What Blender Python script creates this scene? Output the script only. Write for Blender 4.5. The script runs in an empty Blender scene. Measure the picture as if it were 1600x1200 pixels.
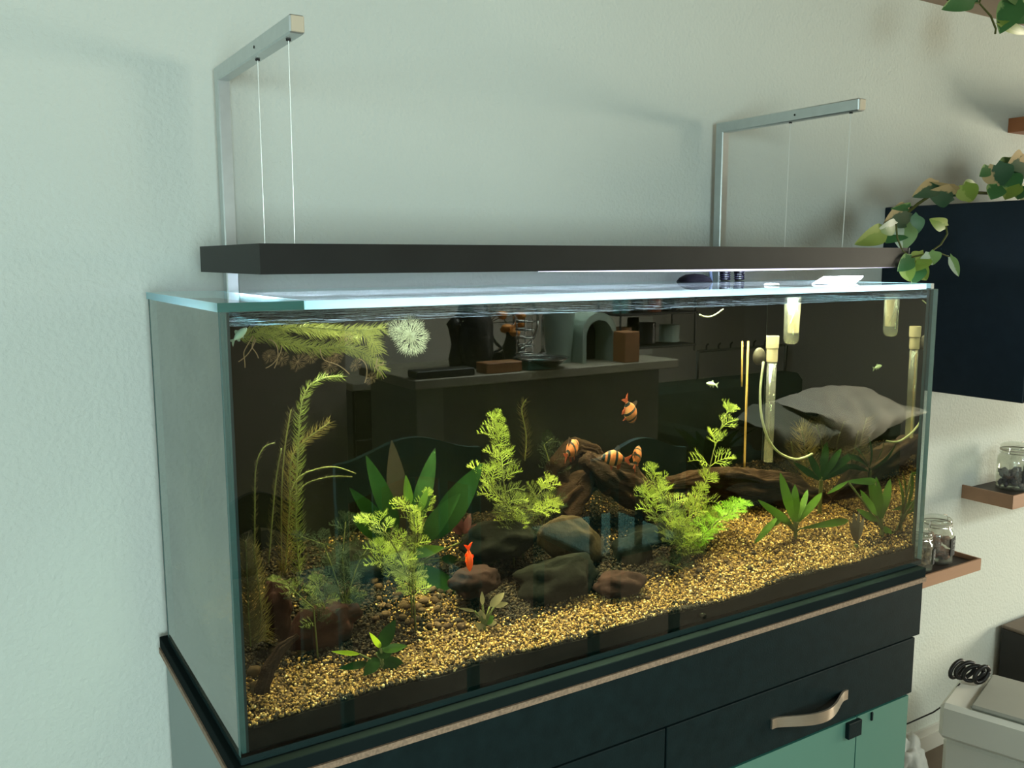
import bpy, math, random
import numpy as np
from mathutils import Vector, Matrix, noise
random.seed(7)
rng = np.random.default_rng(5)
S = bpy.context.scene
COL = S.collection
PI = math.pi
V3 = Vector

# ------------------------------------------------------------------ camera, world, lights, exposure
CAM = V3((-0.2774, -1.5655, 0.6519)); YAW, PIT, ROLL, FPX = 0.5586, 0.1382, -0.0026, 1403.3
_cy, _sy, _cp, _sp = math.cos(YAW), math.sin(YAW), math.cos(PIT), math.sin(PIT)
FW = V3((_sy*_cp, _cy*_cp, -_sp)); RT0 = V3((_cy, -_sy, 0)); UP0 = RT0.cross(FW)
RT = RT0*math.cos(ROLL) + UP0*math.sin(ROLL); UP = UP0*math.cos(ROLL) - RT0*math.sin(ROLL)
cd = bpy.data.cameras.new('camera'); cam = bpy.data.objects.new('camera', cd); COL.objects.link(cam)
cd.sensor_width = 36; cd.lens = FPX/1600*36; cd.clip_start = 0.02
M = Matrix((RT, UP, -FW)).transposed().to_4x4(); M.translation = CAM
cam.matrix_world = M
S.camera = cam
S.view_settings.view_transform = 'Standard'; S.view_settings.look = 'None'
S.view_settings.gamma = 1; S.view_settings.use_curve_mapping = False
S.view_settings.exposure = 0.12
S.cycles.transparent_max_bounces = 40; S.cycles.max_bounces = 10; S.cycles.diffuse_bounces = 5
S.cycles.glossy_bounces = 6; S.cycles.transmission_bounces = 8
S.cycles.caustics_reflective = False; S.cycles.caustics_refractive = False
S.cycles.sample_clamp_indirect = 6

w = bpy.data.worlds.new('sky'); S.world = w; w.use_nodes = True
w.node_tree.nodes['Background'].inputs[0].default_value = (0.75, 0.88, 1.0, 1)
w.node_tree.nodes['Background'].inputs[1].default_value = 1.2

def area(name, loc, rot, sx, sy, e, color):
    l = bpy.data.lights.new(name, 'AREA'); l.shape = 'RECTANGLE'; l.size = sx; l.size_y = sy
    l.energy = e; l.color = color
    o = bpy.data.objects.new(name, l); COL.objects.link(o); o.location = loc; o.rotation_euler = rot
    return o
FLOOR = -0.94; CEIL = 1.36; XL, XR, YF, YB = -2.4, 5.9, -5.2, 0.05
area('window_daylight', (XL-0.06, -2.0, 0.85), (0, -PI/2, 0), 0.8, 1.9, 24, (0.80, 0.98, 1.0))
area('rear_window_fill', (-0.9, YF-0.06, 0.45), (PI/2, 0, 0), 1.8, 1.5, 185, (0.84, 0.985, 1.0))  # added fill from an unseen rear window, softens the back wall light
area('skylight_fill', (2.7, -3.0, CEIL+0.10), (-0.25, 0, 0), 1.6, 1.4, 150, (0.95, 1.0, 0.92))  # added overhead fill, brightens the room mirrored in the front pane
area('right_window_daylight', (XR+0.06, -1.9, 0.25), (0, PI/2, 0), 1.3, 1.1, 230, (1.0, 0.84, 0.66))

# ------------------------------------------------------------------ helpers
def ray(px, py): return FW + RT*((px-800)/FPX) - UP*((py-600)/FPX)
def aty(px, py, y): d = ray(px, py); return CAM + d*((y-CAM.y)/d.y)
def atz(px, py, z): d = ray(px, py); return CAM + d*((z-CAM.z)/d.z)
def atx(px, py, x): d = ray(px, py); return CAM + d*((x-CAM.x)/d.x)
def mpp(p): return (p-CAM).dot(FW)/FPX           # metres per pixel at a point
def gz(x, y):                                   # height of the gravel bed
    h = 0.042 + 0.23*max(0, y+0.45)
    return h + 0.010*noise.noise(V3((x*4, y*6, 1))) + 0.004*noise.noise(V3((x*17, y*17, 3)))
def ground(px, py):                             # where a sight line meets the gravel bed
    d = ray(px, py); t = (-0.45-CAM.y)/d.y; p = CAM+d*t
    while p.y < -0.01 and p.z > gz(p.x, p.y): t += 0.002; p = CAM+d*t
    return p

class MB:
    def __init__(s): s.v = []; s.f = []; s.m = []; s.cur = 0
    def add(s, vs, fs, mi=None):
        o = len(s.v); s.v += [tuple(v) for v in vs]
        s.f += [tuple(i+o for i in f) for f in fs]; s.m += [s.cur if mi is None else mi]*len(fs); return s
    def box(s, x0, x1, y0, y1, z0, z1, mats=None):   # mats: (-x,+x,-y,+y,-z,+z)
        vs = [(x, y, z) for z in (z0, z1) for y in (y0, y1) for x in (x0, x1)]
        fs = [(0, 4, 6, 2), (1, 3, 7, 5), (0, 1, 5, 4), (2, 6, 7, 3), (0, 2, 3, 1), (4, 5, 7, 6)]
        if mats is None: return s.add(vs, fs)
        o = len(s.v); s.v += vs; s.f += [tuple(i+o for i in f) for f in fs]; s.m += list(mats); return s
    def bbox(s, x0, x1, y0, y1, z0, z1, b):          # box with bevelled edges (chamfer)
        xs, ys, zs = (x0, x1), (y0, y1), (z0, z1); vs = []; idx = {}
        for i in (0, 1):
            for j in (0, 1):
                for k in (0, 1):
                    sx, sy, sz = (b if i == 0 else -b), (b if j == 0 else -b), (b if k == 0 else -b)
                    idx[i, j, k, 0] = len(vs); vs.append((xs[i], ys[j]+sy, zs[k]+sz))
                    idx[i, j, k, 1] = len(vs); vs.append((xs[i]+sx, ys[j], zs[k]+sz))
                    idx[i, j, k, 2] = len(vs); vs.append((xs[i]+sx, ys[j]+sy, zs[k]))
        fs = []
        for i in (0, 1):
            q = [idx[i, 0, 0, 0], idx[i, 1, 0, 0], idx[i, 1, 1, 0], idx[i, 0, 1, 0]]; fs.append(q if i else q[::-1])
            q = [idx[0, i, 0, 1], idx[0, i, 1, 1], idx[1, i, 1, 1], idx[1, i, 0, 1]]; fs.append(q if i else q[::-1])
            q = [idx[0, 0, i, 2], idx[1, 0, i, 2], idx[1, 1, i, 2], idx[0, 1, i, 2]]; fs.append(q if i else q[::-1])
        for a in (0, 1):
            for c in (0, 1):
                fs.append((idx[a, c, 0, 0], idx[a, c, 1, 0], idx[a, c, 1, 1], idx[a, c, 0, 1]))
                fs.append((idx[a, 0, c, 0], idx[a, 1, c, 0], idx[a, 1, c, 2], idx[a, 0, c, 2]))
                fs.append((idx[0, a, c, 1], idx[1, a, c, 1], idx[1, a, c, 2], idx[0, a, c, 2]))
        for i in (0, 1):
            for j in (0, 1):
                for k in (0, 1): fs.append((idx[i, j, k, 0], idx[i, j, k, 1], idx[i, j, k, 2]))
        return s.add(vs, fs)
    def tube(s, pts, rad, n=8, caps=True):
        pts = [V3(p) for p in pts]; rs = rad if isinstance(rad, (list, tuple)) else [rad]*len(pts)
        vs = []; prev = None
        for i, p in enumerate(pts):
            t = (pts[min(i+1, len(pts)-1)]-pts[max(i-1, 0)]).normalized()
            if prev is None: a = t.orthogonal().normalized()
            else:
                a = prev - t*prev.dot(t)
                a = a.normalized() if a.length > 1e-6 else t.orthogonal().normalized()
            prev = a; b = t.cross(a)
            for k in range(n):
                th = 2*PI*k/n; vs.append(p+(a*math.cos(th)+b*math.sin(th))*rs[i])
        fs = []
        for i in range(len(pts)-1):
            for k in range(n):
                k2 = (k+1) % n; fs.append((i*n+k, i*n+k2, (i+1)*n+k2, (i+1)*n+k))
        if caps: fs.append(tuple(range(n))[::-1]); fs.append(tuple((len(pts)-1)*n+k for k in range(n)))
        return s.add(vs, fs)
    def lathe(s, prof, c=(0, 0, 0), n=24):
        vs = []; fs = []
        for r, z in prof:
            for k in range(n): th = 2*PI*k/n; vs.append((c[0]+r*math.cos(th), c[1]+r*math.sin(th), c[2]+z))
        for i in range(len(prof)-1):
            for k in range(n):
                k2 = (k+1) % n; fs.append((i*n+k, i*n+k2, (i+1)*n+k2, (i+1)*n+k))
        return s.add(vs, fs)
    def build(s, name, mat, parent=None, smooth=False, **props):
        me = bpy.data.meshes.new(name); me.from_pydata(s.v, [], s.f)
        for m in (mat if isinstance(mat, (list, tuple)) else [mat]): me.materials.append(m)
        if any(s.m): me.polygons.foreach_set('material_index', s.m)
        if smooth: me.polygons.foreach_set('use_smooth', [True]*len(me.polygons))
        me.update()
        return link(name, me, parent, **props)

def link(name, me, parent=None, **props):
    o = bpy.data.objects.new(name, me); COL.objects.link(o)
    if parent is not None:
        o.parent = parent; o.matrix_parent_inverse = parent_world(parent).inverted()
    for k, v in props.items(): o[k] = v
    return o
def parent_world(o):
    m = o.matrix_basis.copy()
    if o.parent is not None: m = parent_world(o.parent) @ o.matrix_parent_inverse @ m
    return m
def thing(name, label, cat, loc=(0, 0, 0), group=None):
    o = bpy.data.objects.new(name, None); COL.objects.link(o); o.location = loc; o.empty_display_size = 0.03
    o['label'] = label; o['category'] = cat
    if group: o['group'] = group
    return o
def tag(o, label, cat, group=None):
    o['label'] = label; o['category'] = cat
    if group: o['group'] = group
    return o

# ------------------------------------------------------------------ materials
def nodes(name):
    m = bpy.data.materials.new(name); m.use_nodes = True; nt = m.node_tree
    return m, nt, nt.nodes['Principled BSDF'], nt.nodes['Material Output']
def N(nt, t, **kw):
    n = nt.nodes.new(t)
    for k, v in kw.items():
        if k.startswith('i_'): n.inputs[k[2:]].default_value = v
        elif k.startswith('n_'): n.inputs[int(k[2:])].default_value = v
        else: setattr(n, k, v)
    return n
def c4(c): return (c[0], c[1], c[2], 1)
def srgb(r, g, b):
    f = lambda u: (u/255/12.92) if u/255 <= 0.04045 else ((u/255+0.055)/1.055)**2.4
    return (f(r), f(g), f(b))
def pm(name, col, rough=0.5, metal=0.0, var=0.12, vs=8.0, bump=0.0, bs=60.0, col2=None, stretch=None, spec=0.5, emis=None, es=0, trans=0.0, bd=0.002):
    m, nt, p, out = nodes(name); L = nt.links.new
    tc = N(nt, 'ShaderNodeTexCoord'); mp = N(nt, 'ShaderNodeMapping')
    if stretch: mp.inputs['Scale'].default_value = stretch
    L(tc.outputs['Object'], mp.inputs[0])
    nz = N(nt, 'ShaderNodeTexNoise', i_Scale=vs, i_Detail=4.0); L(mp.outputs[0], nz.inputs['Vector'])
    mx = N(nt, 'ShaderNodeMix', data_type='RGBA')
    c2 = col2 or tuple(max(0, c*(1-var*2)) for c in col); c1 = col if col2 else tuple(min(1, c*(1+var)) for c in col)
    mx.inputs[6].default_value = c4(c1); mx.inputs[7].default_value = c4(c2)
    L(nz.outputs['Fac'], mx.inputs[0]); L(mx.outputs[2], p.inputs['Base Color'])
    p.inputs['Roughness'].default_value = rough; p.inputs['Metallic'].default_value = metal
    p.inputs['Specular IOR Level'].default_value = spec*0.25 if trans else spec
    if bump:
        n2 = N(nt, 'ShaderNodeTexNoise', i_Scale=bs, i_Detail=3.0); L(mp.outputs[0], n2.inputs['Vector'])
        b = N(nt, 'ShaderNodeBump', i_Strength=bump, i_Distance=bd); L(n2.outputs['Fac'], b.inputs['Height']); L(b.outputs[0], p.inputs['Normal'])
    if trans:
        t = N(nt, 'ShaderNodeBsdfTranslucent'); L(mx.outputs[2], t.inputs[0])
        ms = N(nt, 'ShaderNodeMixShader', n_0=trans); L(p.outputs[0], ms.inputs[1]); L(t.outputs[0], ms.inputs[2]); L(ms.outputs[0], out.inputs[0])
    if emis: p.inputs['Emission Color'].default_value = c4(emis); p.inputs['Emission Strength'].default_value = es
    return m
def glass(name, tint, f0=0.07, haze=0.0, hcol=(0.6, 0.65, 0.6), hs=6.0, rough=0.0):
    """thin clear pane: Schlick reflection on the outer face, tinted see-through, optional film of grime"""
    m, nt, p, out = nodes(name); nt.nodes.remove(p); L = nt.links.new
    g = N(nt, 'ShaderNodeNewGeometry')
    d = N(nt, 'ShaderNodeVectorMath', operation='DOT_PRODUCT'); L(g.outputs['Normal'], d.inputs[0]); L(g.outputs['Incoming'], d.inputs[1])
    a = N(nt, 'ShaderNodeMath', operation='ABSOLUTE'); L(d.outputs['Value'], a.inputs[0])
    s1 = N(nt, 'ShaderNodeMath', operation='SUBTRACT', n_0=1.0); L(a.outputs[0], s1.inputs[1])
    pw = N(nt, 'ShaderNodeMath', operation='POWER', n_1=5.0); L(s1.outputs[0], pw.inputs[0])
    ma = N(nt, 'ShaderNodeMath', operation='MULTIPLY_ADD', n_1=1-f0, n_2=f0); L(pw.outputs[0], ma.inputs[0])
    s2 = N(nt, 'ShaderNodeMath', operation='SUBTRACT', n_0=1.0); L(g.outputs['Backfacing'], s2.inputs[1])
    mu = N(nt, 'ShaderNodeMath', operation='MULTIPLY'); L(ma.outputs[0], mu.inputs[0]); L(s2.outputs[0], mu.inputs[1])
    tr = N(nt, 'ShaderNodeBsdfTransparent'); tr.inputs[0].default_value = c4(tint)
    gl = N(nt, 'ShaderNodeBsdfGlossy', i_Roughness=rough); gl.inputs[0].default_value = (0.95, 1, 0.98, 1)
    ms = N(nt, 'ShaderNodeMixShader'); L(mu.outputs[0], ms.inputs[0]); L(gl.outputs[0], ms.inputs[2])
    if haze:
        df = N(nt, 'ShaderNodeBsdfDiffuse'); df.inputs[0].default_value = c4(hcol)
        tc = N(nt, 'ShaderNodeTexCoord'); nz = N(nt, 'ShaderNodeTexNoise', i_Scale=hs, i_Detail=6.0); L(tc.outputs['Object'], nz.inputs['Vector'])
        mr = N(nt, 'ShaderNodeMapRange', n_1=0.35, n_2=0.75, n_3=haze*0.25, n_4=haze); L(nz.outputs['Fac'], mr.inputs[0])
        mh = N(nt, 'ShaderNodeMixShader'); L(mr.outputs[0], mh.inputs[0]); L(tr.outputs[0], mh.inputs[1]); L(df.outputs[0], mh.inputs[2])
        L(mh.outputs[0], ms.inputs[1])
    else: L(tr.outputs[0], ms.inputs[1])
    L(ms.outputs[0], out.inputs[0])
    return m
def edge_mat(name, col, t=0.6, gloss=0.1):
    m, nt, p, out = nodes(name); L = nt.links.new; nt.nodes.remove(p)
    df = N(nt, 'ShaderNodeBsdfDiffuse'); tl = N(nt, 'ShaderNodeBsdfTranslucent'); gl = N(nt, 'ShaderNodeBsdfGlossy', i_Roughness=0.25)
    tc = N(nt, 'ShaderNodeTexCoord'); mp = N(nt, 'ShaderNodeMapping'); mp.inputs['Scale'].default_value = (1, 1, 12); L(tc.outputs['Object'], mp.inputs[0])
    nz = N(nt, 'ShaderNodeTexNoise', i_Scale=9.0, i_Detail=5.0); L(mp.outputs[0], nz.inputs['Vector'])
    mx = N(nt, 'ShaderNodeMix', data_type='RGBA'); mx.inputs[6].default_value = c4(col); mx.inputs[7].default_value = c4(tuple(min(1, c*1.35) for c in col)); L(nz.outputs['Fac'], mx.inputs[0])
    L(mx.outputs[2], df.inputs[0]); L(mx.outputs[2], tl.inputs[0])
    a = N(nt, 'ShaderNodeMixShader', n_0=t); L(df.outputs[0], a.inputs[1]); L(tl.outputs[0], a.inputs[2])
    b = N(nt, 'ShaderNodeMixShader', n_0=gloss); L(a.outputs[0], b.inputs[1]); L(gl.outputs[0], b.inputs[2]); L(b.outputs[0], out.inputs[0])
    return m
def island_mat(name, stops, rough=0.6, bump=0.0, spec=0.15):
    m, nt, p, out = nodes(name); L = nt.links.new
    g = N(nt, 'ShaderNodeNewGeometry'); r = N(nt, 'ShaderNodeValToRGB'); L(g.outputs['Random Per Island'], r.inputs[0])
    e = r.color_ramp.elements
    while len(e) < len(stops): e.new(0.5)
    for el, (pos, col) in zip(e, stops): el.position = pos; el.color = c4(col)
    L(r.outputs[0], p.inputs['Base Color']); p.inputs['Roughness'].default_value = rough; p.inputs['Specular IOR Level'].default_value = spec
    return m

m_wall = pm('painted_plaster', (0.59, 0.64, 0.592), 0.8, var=0.02, vs=2, bump=0.8, bs=115, bd=0.0028, spec=0.25)
m_wall2 = pm('far_wall_paint', (0.56, 0.53, 0.46), 0.8, var=0.03, vs=2)
m_ceil = pm('ceiling_boards', (0.30, 0.225, 0.165), 0.7, var=0.1, vs=3, stretch=(1, 8, 1), bump=0.2)
m_floor = pm('floor_wood', (0.13, 0.095, 0.06), 0.4, var=0.2, vs=3, stretch=(1, 9, 1))
m_base = pm('white_trim', (0.62, 0.62, 0.56), 0.45, var=0.03)
m_black = pm('black_laminate', (0.006, 0.015, 0.016), 0.5, var=0.25, vs=40, bump=0.15, bs=300, spec=0.10)
m_blackside = pm('wall_reflection_side_panel', (0.16, 0.22, 0.21), 0.35, var=0.05)  # grey green stands for the wall mirrored in the panel
m_housing = pm('black_anodised', (0.011, 0.012, 0.010), 0.5, var=0.2, vs=20, spec=0.2)
m_chip = pm('raw_chipboard_edge', (0.30, 0.21, 0.14), 0.85, var=0.4, vs=220, bump=0.4, bs=300)
m_glass = glass('clear_pane', (0.95, 0.985, 0.97), 0.062)
m_gfront = glass('front_clear_pane', (0.93, 0.975, 0.95), 0.075)
m_gwet, _nt, _p, _o = nodes('pane_wet_both_sides'); _nt.nodes.remove(_p)
_t = N(_nt, 'ShaderNodeBsdfTransparent', n_0=(0.95, 0.985, 0.97, 1)); _nt.links.new(_t.outputs[0], _o.inputs[0])
m_tir = glass('pane_mirroring_under_water', (0.3, 0.3, 0.3), 0.72)
m_gside = glass('algae_side_pane', (0.55, 0.64, 0.62), 0.08, haze=0.6, hcol=(0.19, 0.205, 0.165), hs=7)
m_gcover = glass('cover_pane', (0.93, 0.985, 0.98), 0.06, haze=0.05, hcol=(0.7, 0.85, 0.9), hs=20)
m_gedge = edge_mat('glass_edge_lit', (0.55, 0.96, 0.98), 0.85, 0.04)
m_gedged = edge_mat('glass_edge_green', (0.01, 0.10, 0.085), 0.3)
m_gcorner = edge_mat('glass_corner_edge', (0.03, 0.10, 0.10), 0.3, 0.2)
m_gbot = edge_mat('bottom_pane_edge', (0.010, 0.024, 0.024), 0.3, 0.08)
m_gright = edge_mat('glass_corner_grey', (0.10, 0.17, 0.165), 0.2, 0.2)
m_film = pm('black_background_film', (0.004, 0.0045, 0.0035), 0.5, var=0.2, spec=0.05)
m_alu = pm('satin_aluminium', (0.55, 0.60, 0.60), 0.32, metal=0.85, var=0.05, vs=60)
m_chrome = pm('bright_edge', (0.9, 0.92, 0.92), 0.15, metal=1)
m_cap = pm('beige_end_cap', (0.55, 0.48, 0.36), 0.6, var=0.1)
m_hole = pm('dark_hole', (0.01, 0.01, 0.01), 0.8)
m_cable = pm('clear_suspension_cable', (0.75, 0.78, 0.74), 0.3, metal=0.2)
m_nickel = pm('brushed_nickel', (0.72, 0.62, 0.50), 0.3, metal=0.9, var=0.08, vs=30, stretch=(1, 1, 20))
m_frost = pm('frosted_green_glass', (0.085, 0.20, 0.155), 0.3, var=0.04, vs=3)
m_frostd = pm('green_glass_edge', (0.03, 0.14, 0.115), 0.3)
m_hose = pm('black_ribbed_hose', (0.003, 0.0025, 0.006), 0.5, spec=0.1)
m_rib = pm('glossy_hose_rib', (0.05, 0.045, 0.10), 0.2)
m_whitepl = pm('white_plastic', (0.70, 0.70, 0.62), 0.45, var=0.03)
m_greylid = pm('grey_plastic_lid', (0.30, 0.31, 0.27), 0.5, var=0.05)
m_led = pm('led_diffuser', (1, 1, 1), 0.5, emis=(0.78, 0.76, 1.0), es=1.0)
m_lens = pm('lavender_lens', (0.8, 0.8, 1), 0.4, emis=(0.74, 0.70, 1.0), es=2.5)
m_pvc = pm('beige_pvc', (0.38, 0.31, 0.18), 0.5, var=0.08, vs=20)
m_clearpipe = glass('clear_acrylic_pipe', (0.80, 0.80, 0.70), 0.09, haze=0.16, hcol=(0.6, 0.6, 0.48), hs=12)
m_rod = pm('yellow_acrylic_rod', (0.50, 0.33, 0.10), 0.25, var=0.1, trans=0.3)
m_tubing = pm('pale_air_tubing', (0.42, 0.44, 0.27), 0.35, var=0.1, trans=0.3)
m_cup = pm('suction_cup_rubber', (0.10, 0.085, 0.055), 0.35, trans=0.4)
m_wood = pm('driftwood_bark', (0.030, 0.015, 0.008), 0.9, spec=0.1, col2=(0.004, 0.0025, 0.0015), vs=14, stretch=(1, 5, 6), bump=1.0, bs=60)
m_stone = pm('brown_stone', (0.034, 0.022, 0.009), 0.85, spec=0.1, col2=(0.010, 0.007, 0.003), vs=25, bump=0.8, bs=90)
m_stoned = pm('dark_stone', (0.006, 0.0065, 0.004), 0.9, spec=0.06, col2=(0.0015, 0.002, 0.0015), vs=20, bump=0.8, bs=80)
m_stoner = pm('red_brown_stone', (0.026, 0.008, 0.005), 0.85, spec=0.1, col2=(0.008, 0.003, 0.002), vs=16, bump=0.6, bs=70)
m_shell = pm('maroon_husk', (0.015, 0.006, 0.004), 0.9, spec=0.1, var=0.3, vs=30, bump=0.6)
m_gravel = island_mat('golden_gravel', [(0.0, (0.016, 0.010, 0.004)), (0.18, (0.05, 0.028, 0.008)), (0.38, (0.16, 0.09, 0.024)), (0.72, (0.25, 0.15, 0.04)), (0.92, (0.36, 0.25, 0.09)), (1.0, (0.60, 0.48, 0.26))], 0.5)
m_dgravel = island_mat('dark_shade_gravel', [(0, (0.004, 0.004, 0.003)), (0.6, (0.014, 0.011, 0.006)), (1, (0.045, 0.03, 0.014))], 0.7)
m_bedshade = pm('substrate_shade', (0.006, 0.0055, 0.004), 0.9, spec=0.1, var=0.4, vs=40, bump=0.6)
m_gbase = pm('gravel_base', (0.10, 0.057, 0.015), 0.9, var=0.4, vs=60, bump=0.6)
m_pebble = [pm('pebble_brown', (0.035, 0.020, 0.010), 0.75, spec=0.12, var=0.2, vs=40), pm('pebble_tan', (0.06, 0.037, 0.018), 0.75, spec=0.12, var=0.2, vs=40), pm('pebble_dark', (0.022, 0.016, 0.010), 0.75, spec=0.12, var=0.2, vs=40)]
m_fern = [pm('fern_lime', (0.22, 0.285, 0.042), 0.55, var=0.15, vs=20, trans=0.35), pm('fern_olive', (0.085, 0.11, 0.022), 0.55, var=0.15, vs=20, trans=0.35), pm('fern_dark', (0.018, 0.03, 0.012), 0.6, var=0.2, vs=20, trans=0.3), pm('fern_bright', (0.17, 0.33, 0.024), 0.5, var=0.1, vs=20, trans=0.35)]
m_stem = pm('plant_stem', (0.085, 0.095, 0.028), 0.7, spec=0.1, var=0.15)
m_milf = pm('milfoil_ochre', (0.13, 0.10, 0.028), 0.6, var=0.2, vs=30, trans=0.3)
m_milfg = pm('milfoil_green', (0.12, 0.145, 0.028), 0.6, var=0.2, vs=30, trans=0.3)
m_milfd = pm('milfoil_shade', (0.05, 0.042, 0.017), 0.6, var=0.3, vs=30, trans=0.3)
m_mat = pm('floating_mat_yellow_green', (0.30, 0.30, 0.06), 0.6, var=0.25, vs=30, trans=0.3)
m_pale = pm('pale_rosette', (0.55, 0.56, 0.36), 0.5, var=0.05, trans=0.4)
m_root = pm('pinkish_roots', (0.33, 0.20, 0.10), 0.6, var=0.2)
m_sword = pm('sword_leaf', (0.013, 0.046, 0.007), 0.6, spec=0.15, col2=(0.005, 0.018, 0.004), vs=9, bump=0.2, trans=0.3)
m_swordl = pm('sword_leaf_young', (0.055, 0.12, 0.014), 0.4, var=0.15, vs=12, trans=0.35)
m_swordr = pm('sword_leaf_brown', (0.018, 0.014, 0.007), 0.5, var=0.2, vs=12, trans=0.3)
m_lime = pm('lime_leaf', (0.32, 0.44, 0.02), 0.4, var=0.1, trans=0.35)
m_greyl = pm('grey_green_leaf', (0.19, 0.16, 0.08), 0.5, var=0.2, vs=20, trans=0.3)
m_redl = pm('reddish_leaf', (0.36, 0.12, 0.05), 0.5, var=0.2, trans=0.3)
m_shelf = pm('brown_shelf', (0.36, 0.20, 0.115), 0.55, var=0.1, vs=3, stretch=(1, 10, 10))
m_shelfo = pm('orange_brown_shelf', (0.30, 0.105, 0.035), 0.55, var=0.1, vs=3, stretch=(1, 10, 10))
m_shtop = pm('shelf_top_dark', (0.03, 0.022, 0.016), 0.5)
m_blue = pm('dark_blue_cabinet', (0.010, 0.020, 0.030), 0.5, var=0.15, vs=30, bump=0.1, bs=200, spec=0.2)
m_jar = glass('jar_glass', (0.90, 0.91, 0.87), 0.12, haze=0.16, hcol=(0.8, 0.8, 0.72), hs=30, rough=0.05)
m_wire = pm('steel_wire', (0.7, 0.7, 0.66), 0.25, metal=1)
m_slate = pm('slate_label', (0.03, 0.035, 0.035), 0.7, var=0.2)
m_chalk = pm('chalk', (0.6, 0.62, 0.58), 0.9)
m_purple = pm('purple_contents', (0.045, 0.03, 0.075), 0.5, var=0.4, vs=60)
m_redc = pm('red_brown_contents', (0.40, 0.08, 0.04), 0.5, col2=(0.20, 0.10, 0.05), vs=40)
m_redbr = pm('pale_brown_contents', (0.34, 0.24, 0.13), 0.6, var=0.3, vs=40)
m_darkbox = pm('dark_box', (0.012, 0.012, 0.011), 0.55)
m_boxtop = pm('dark_box_top', (0.12, 0.09, 0.065), 0.5)
m_cord = pm('black_cord', (0.012, 0.011, 0.010), 0.4)

# pothos leaf: green with a cream half, laid out along the leaf's own axes
def pothos_mat(name, g, c, amt):
    m, nt, p, out = nodes(name); L = nt.links.new
    tc = N(nt, 'ShaderNodeTexCoord'); sx = N(nt, 'ShaderNodeSeparateXYZ'); L(tc.outputs['UV'], sx.inputs[0])
    nz = N(nt, 'ShaderNodeTexNoise', i_Scale=4.0, i_Detail=4.0); L(tc.outputs['UV'], nz.inputs['Vector'])
    a = N(nt, 'ShaderNodeMath', operation='MULTIPLY_ADD', n_1=0.55, n_2=-0.28); L(nz.outputs['Fac'], a.inputs[0])
    b = N(nt, 'ShaderNodeMath', operation='ADD'); L(a.outputs[0], b.inputs[0]); L(sx.outputs[1], b.inputs[1])
    r = N(nt, 'ShaderNodeValToRGB'); L(b.outputs[0], r.inputs[0]); r.color_ramp.elements[0].position = amt; r.color_ramp.elements[0].color = c4(g)
    r.color_ramp.elements[1].position = min(1, amt+0.06); r.color_ramp.elements[1].color = c4(c)
    L(r.outputs[0], p.inputs['Base Color']); p.inputs['Roughness'].default_value = 0.4
    t = N(nt, 'ShaderNodeBsdfTranslucent'); L(r.outputs[0], t.inputs[0]); ms = N(nt, 'ShaderNodeMixShader', n_0=0.2)
    L(p.outputs[0], ms.inputs[1]); L(t.outputs[0], ms.inputs[2]); L(ms.outputs[0], out.inputs[0])
    return m
m_poth = [pothos_mat('pothos_half_cream', (0.045, 0.11, 0.055), (0.52, 0.40, 0.20), 0.62), pothos_mat('pothos_lime', (0.20, 0.30, 0.05), (0.32, 0.40, 0.10), 0.6),
          pothos_mat('pothos_green', (0.05, 0.16, 0.05), (0.28, 0.42, 0.16), 0.85), pothos_mat('pothos_silver', (0.18, 0.30, 0.10), (0.48, 0.56, 0.42), 0.5)]

# ------------------------------------------------------------------ the room
def struct(name, mb, mat, **kw): return mb.build(name, mat, kind='structure', **kw)
T = 0.12
struct('wall_back', MB().box(XL-T, XR+T, YB, YB+T, FLOOR, CEIL), m_wall)
def wall_x(name, x0, x1, wy0, wy1, wz0, wz1, mat):
    b = MB().box(x0, x1, YF, wy0, FLOOR, CEIL).box(x0, x1, wy1, YB, FLOOR, CEIL).box(x0, x1, wy0, wy1, FLOOR, wz0).box(x0, x1, wy0, wy1, wz1, CEIL)
    return struct(name, b, mat)
wall_x('wall_left', XL-T, XL, -2.95, -1.05, 0.45, 1.25, m_wall)
wall_x('wall_right', XR, XR+T, -2.45, -1.35, -0.4, 0.9, m_wall2)
struct('wall_front', MB().box(XL-T, -1.8, YF-T, YF, FLOOR, CEIL).box(0.0, XR+T, YF-T, YF, FLOOR, CEIL).box(-1.8, 0, YF-T, YF, FLOOR, -0.3).box(-1.8, 0, YF-T, YF, 1.2, CEIL), m_wall2)
struct('floor', MB().box(XL-T, XR+T, YF-T, YB+T, FLOOR-0.05, FLOOR), m_floor)
struct('ceiling', MB().box(XL-T, 1.9, YF-T, YB+T, CEIL, CEIL+0.05).box(3.5, XR+T, YF-T, YB+T, CEIL, CEIL+0.05).box(1.9, 3.5, -2.3, YB+T, CEIL, CEIL+0.05).box(1.9, 3.5, YF-T, -3.7, CEIL, CEIL+0.05), m_ceil)
sky = bpy.data.objects.new('added_skylight', None); COL.objects.link(sky); sky['kind'] = 'structure'; sky.location = (2.7, -3.0, CEIL)  # unseen skylight added to go with the room fill
MB().box(1.9, 1.96, -3.7, -2.3, CEIL, CEIL+0.06).box(3.44, 3.5, -3.7, -2.3, CEIL, CEIL+0.06).box(1.96, 3.44, -3.7, -3.64, CEIL, CEIL+0.06).box(1.96, 3.44, -2.36, -2.3, CEIL, CEIL+0.06).build('window_frame', m_base, sky)
MB().box(1.96, 3.44, -3.64, -2.36, CEIL+0.03, CEIL+0.036).build('pane', m_glass, sky)
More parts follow.
